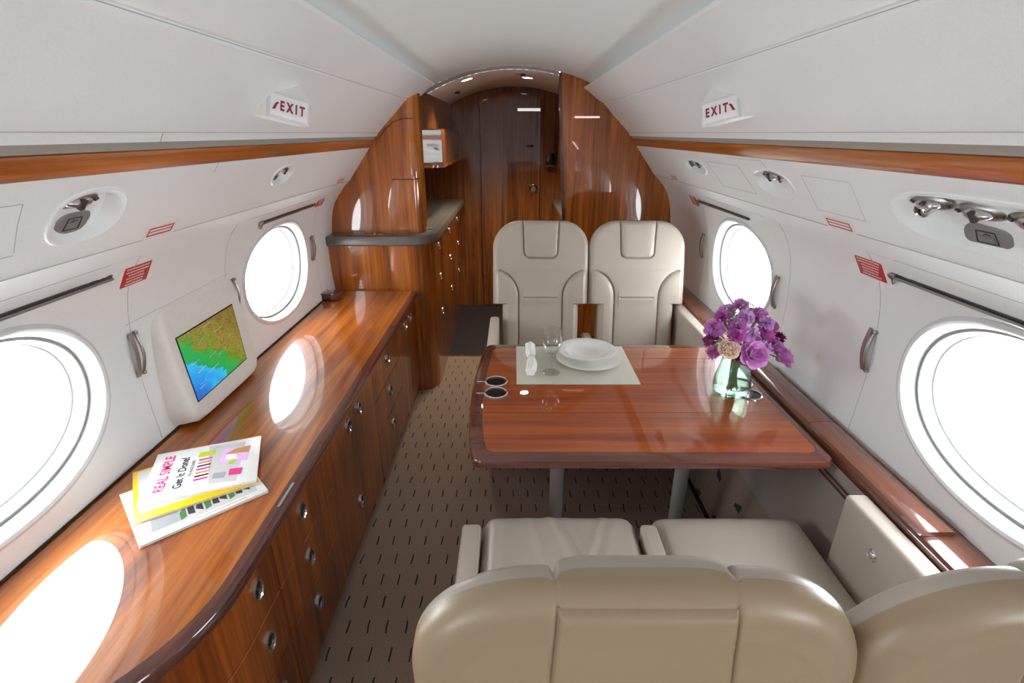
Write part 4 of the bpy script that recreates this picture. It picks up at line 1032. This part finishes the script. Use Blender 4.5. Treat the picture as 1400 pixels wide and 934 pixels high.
def bloom(kind, c, r, tilt, rot, mat, lab, grp):
    """a flower whose centre is c, head radius r, with its stem running into the vase"""
    c = Vector(c); t = empty(kind, c, label=lab, category='flower'); t['group'] = grp
    t.rotation_euler = (tilt[0], tilt[1], rot)
    Rm = t.rotation_euler.to_matrix().to_4x4()
    layers = {'rose': [(5, .22, .85, .22, -.02, 4), (5, .40, .90, .26, .0, 14), (6, .55, .85, .30, .08, 30), (7, .66, .78, .34, .18, 50)],
              'peony': [(6, .2, .75, .3, -.10, -2), (7, .40, .8, .34, -.05, 8), (8, .56, .75, .34, .0, 22), (8, .62, .66, .36, .1, 42)]}
    if kind in layers:
        for li, (n, rad, L, W, curl, ang) in enumerate(layers[kind]):
            for k in range(n):
                me = petal_mesh('petal_%s_%d_%s' % (kind, li, mat), r*L*.95, r*W*1.6, r*.28, r*curl, r*.02)
                me.materials.clear(); me.materials.append(M[mat])
                a = 2*pi*k/n+li*.7+random.uniform(-.12, .12); o = link(bpy.data.objects.new('petal', me), t)
                o.matrix_local = Matrix.Rotation(a, 4, 'Z') @ Matrix.Translation((0, r*rad*.45, -r*.35)) @ Matrix.Rotation(-radians(ang+random.uniform(-4, 4)), 4, 'X')
        MB().lathe([(0, -r*.6), (r*.25, -r*.45), (r*.34, -r*.25), (r*.2, 0), (0, .05*r)], 16).build('calyx', 'stem' if kind == 'rose' else mat, t)
    else:
        b = MB(); n = 90 if kind == 'carnation' else 60
        for i in range(n):
            ph = i*2.39996; zz = 1-i/n*1.35; rr = sqrt(max(0, 1-zz*zz)); d = Vector((rr*cos(ph), rr*sin(ph), zz)); s = d.orthogonal().normalized(); q = d.cross(s)
            a = random.uniform(0, pi); s2 = s*cos(a)+q*sin(a); q2 = d.cross(s2); l = r*random.uniform(.85, 1.1); wd = r*(.30 if kind == 'carnation' else .17)
            b.add([d*l*.25, d*l*.7+s2*wd, d*l+s2*wd*.6+q2*wd*.3, d*l*1.04, d*l-s2*wd*.6-q2*wd*.2, d*l*.7-s2*wd], [(0, 1, 2, 3), (0, 3, 4, 5)])
        b.build('florets', mat, t, kind='stuff')
        MB().lathe([(0, -.5*r), (.3*r, -.3*r), (.35*r, 0), (0, .1*r)], 12).build('calyx', 'stem', t)
    # stem
    end = Vector((VX+random.uniform(-.022, .022), VY+random.uniform(-.022, .022), .69)); mid = Vector((VX+(c.x-VX)*.16, VY+(c.y-VY)*.16, .822))
    neck = mid.lerp(c, .55)+Vector((0, 0, .012)); inv = (Matrix.Translation(c) @ Rm).inverted()
    vs, fs = tube([inv @ p for p in (c-Vector((0, 0, r*.25)), neck, mid, end)], .0022, 6); mobj('stem', vs, fs, 'stem', t)
fl = [('rose', (.785, 1.535, .862), .052, (.95, .05), 0, 'lav', 'lavender rose at the front of the bouquet, the largest open one'),
      ('rose', (.910, 1.59, .828), .042, (.7, .55), .5, 'lav', 'lavender rose drooping out at the right of the bouquet'),
      ('rose', (.848, 1.60, .905), .044, (.6, .35), 1., 'mag', 'mauve rose on the right of the bouquet'),
      ('peony', (.700, 1.535, .880), .046, (1.0, -.3), 0, 'cream', 'cream and pink peony at the left of the bouquet'),
      ('carnation', (.670, 1.60, .925), .034, (.3, -.5), 0, 'lav', 'ruffled violet bloom at the upper left of the bouquet'),
      ('carnation', (.740, 1.59, .935), .032, (.3, 0), 0, 'lav', 'ruffled violet bloom left of the middle of the bouquet'),
      ('aster', (.757, 1.575, .910), .026, (.5, 0), 0, 'pale', 'pale violet aster above the front rose'),
      ('aster', (.790, 1.58, .915), .022, (.5, 0), 0, 'pale', 'pale violet aster at the centre of the bouquet'),
      ('carnation', (.815, 1.63, .955), .034, (.1, .1), 0, 'lav', 'ruffled violet bloom at the upper right of the bouquet'),
      ('carnation', (.770, 1.66, .985), .026, (0, 0), 0, 'lav', 'small violet bloom at the top of the bouquet'),
      ('aster', (.900, 1.62, .882), .024, (.3, .6), 0, 'darkm', 'dark magenta aster at the right edge of the bouquet'),
      ('aster', (.880, 1.64, .915), .024, (.3, .6), 0, 'mag', 'magenta aster right of the mauve rose'),
      ('aster', (.655, 1.58, .890), .026, (.3, -.6), 0, 'darkm', 'dark magenta aster at the left edge of the bouquet'),
      ('aster', (.668, 1.575, .848), .024, (.6, -.6), 0, 'mag', 'magenta aster hanging low at the left of the bouquet'),
      ('carnation', (.735, 1.68, .955), .030, (0, -.2), 0, 'pale', 'pale violet bloom at the back of the bouquet'),
      ('aster', (.835, 1.575, .868), .024, (.6, .2), 0, 'pale', 'pale violet aster right of the front rose'),
      ('carnation', (.700, 1.62, .960), .028, (.2, -.3), 0, 'mag', 'magenta bloom behind the ruffled violet blooms at the left'),
      ('carnation', (.725, 1.555, .915), .028, (.5, -.2), 0, 'mag', 'magenta bloom just above the cream peony'),
      ('carnation', (.880, 1.60, .860), .028, (.5, .4), 0, 'lav', 'violet bloom above the drooping rose'),
      ('carnation', (.740, 1.56, .850), .024, (.8, -.1), 0, 'darkm', 'dark magenta bloom tucked between the peony and the front rose'),
      ('carnation', (.800, 1.60, .885), .030, (.5, 0), 0, 'lav', 'violet bloom directly behind the front rose'),
      ('carnation', (.835, 1.60, .945), .028, (.3, .2), 0, 'pale', 'pale violet bloom above the mauve rose'),
      ('carnation', (.765, 1.60, .965), .028, (.2, 0), 0, 'pale', 'pale violet bloom under the top bloom'),
      ('carnation', (.850, 1.68, .94), .030, (0, .2), 0, 'mag', 'magenta bloom behind the mauve rose')]
for k in fl: bloom(k[0], k[1], k[2], k[3], k[4], k[5], k[6], 'flowers in the glass vase')
# filler sprays
for i, (x, y, z, lab) in enumerate(((.725, 1.60, .975, 'spray of tiny grey buds at the top left of the bouquet'), (.79, 1.64, .975, 'spray of tiny grey buds at the top of the bouquet'))):
    t = empty('filler_spray', (x, y, z), label=lab, category='flower'); t['group'] = 'flowers in the glass vase'; b = MB()
    st = MB(); st.tube([(0, 0, -.04), ((VX-x)*.8, (VY-y)*.8, .84-z), (VX-x, VY-y, .70-z)], .0015, 5)
    for k in range(26):
        p = Vector((random.gauss(0, .018), random.gauss(0, .018), random.gauss(0, .014))); st.tube([(0, 0, -.04), p*.6, p], .0006, 3)
        b.lathe([(0, -.004), (.003, 0), (0, .004)], 6, mat=Matrix.Translation(p))
    b.build('buds', 'tiny', t, kind='stuff'); st.build('stem', 'stem', t)
lf = empty('leaf_sprig', (VX, VY, .83), label='dark green leaves collaring the mouth of the vase', category='foliage')
for k in range(9):
    a = 2*pi*k/9+.3; d = Vector((cos(a), sin(a), 0)); s = Vector((-sin(a), cos(a), 0)); L = random.uniform(.06, .09); vs = []
    for i in range(6):
        q = i/5; wd = .024*sin(pi*min(1, q*.9+.08)); p = d*(.015+L*q)+Vector((0, 0, .02*sin(q*2.6)-.012*q)); vs += [p-s*wd+Vector((0, 0, .004)), p, p+s*wd+Vector((0, 0, .004))]
    fs = [(i*3+j, i*3+j+1, i*3+j+4, i*3+j+3) for i in range(5) for j in range(2)]; mobj('leaf', vs, fs, 'leaf', lf)
vs, fs = tube([(0, 0, .0), (.004, .002, -.05), (.01, .0, -.13)], .003, 6); mobj('stem', vs, fs, 'stem', lf)
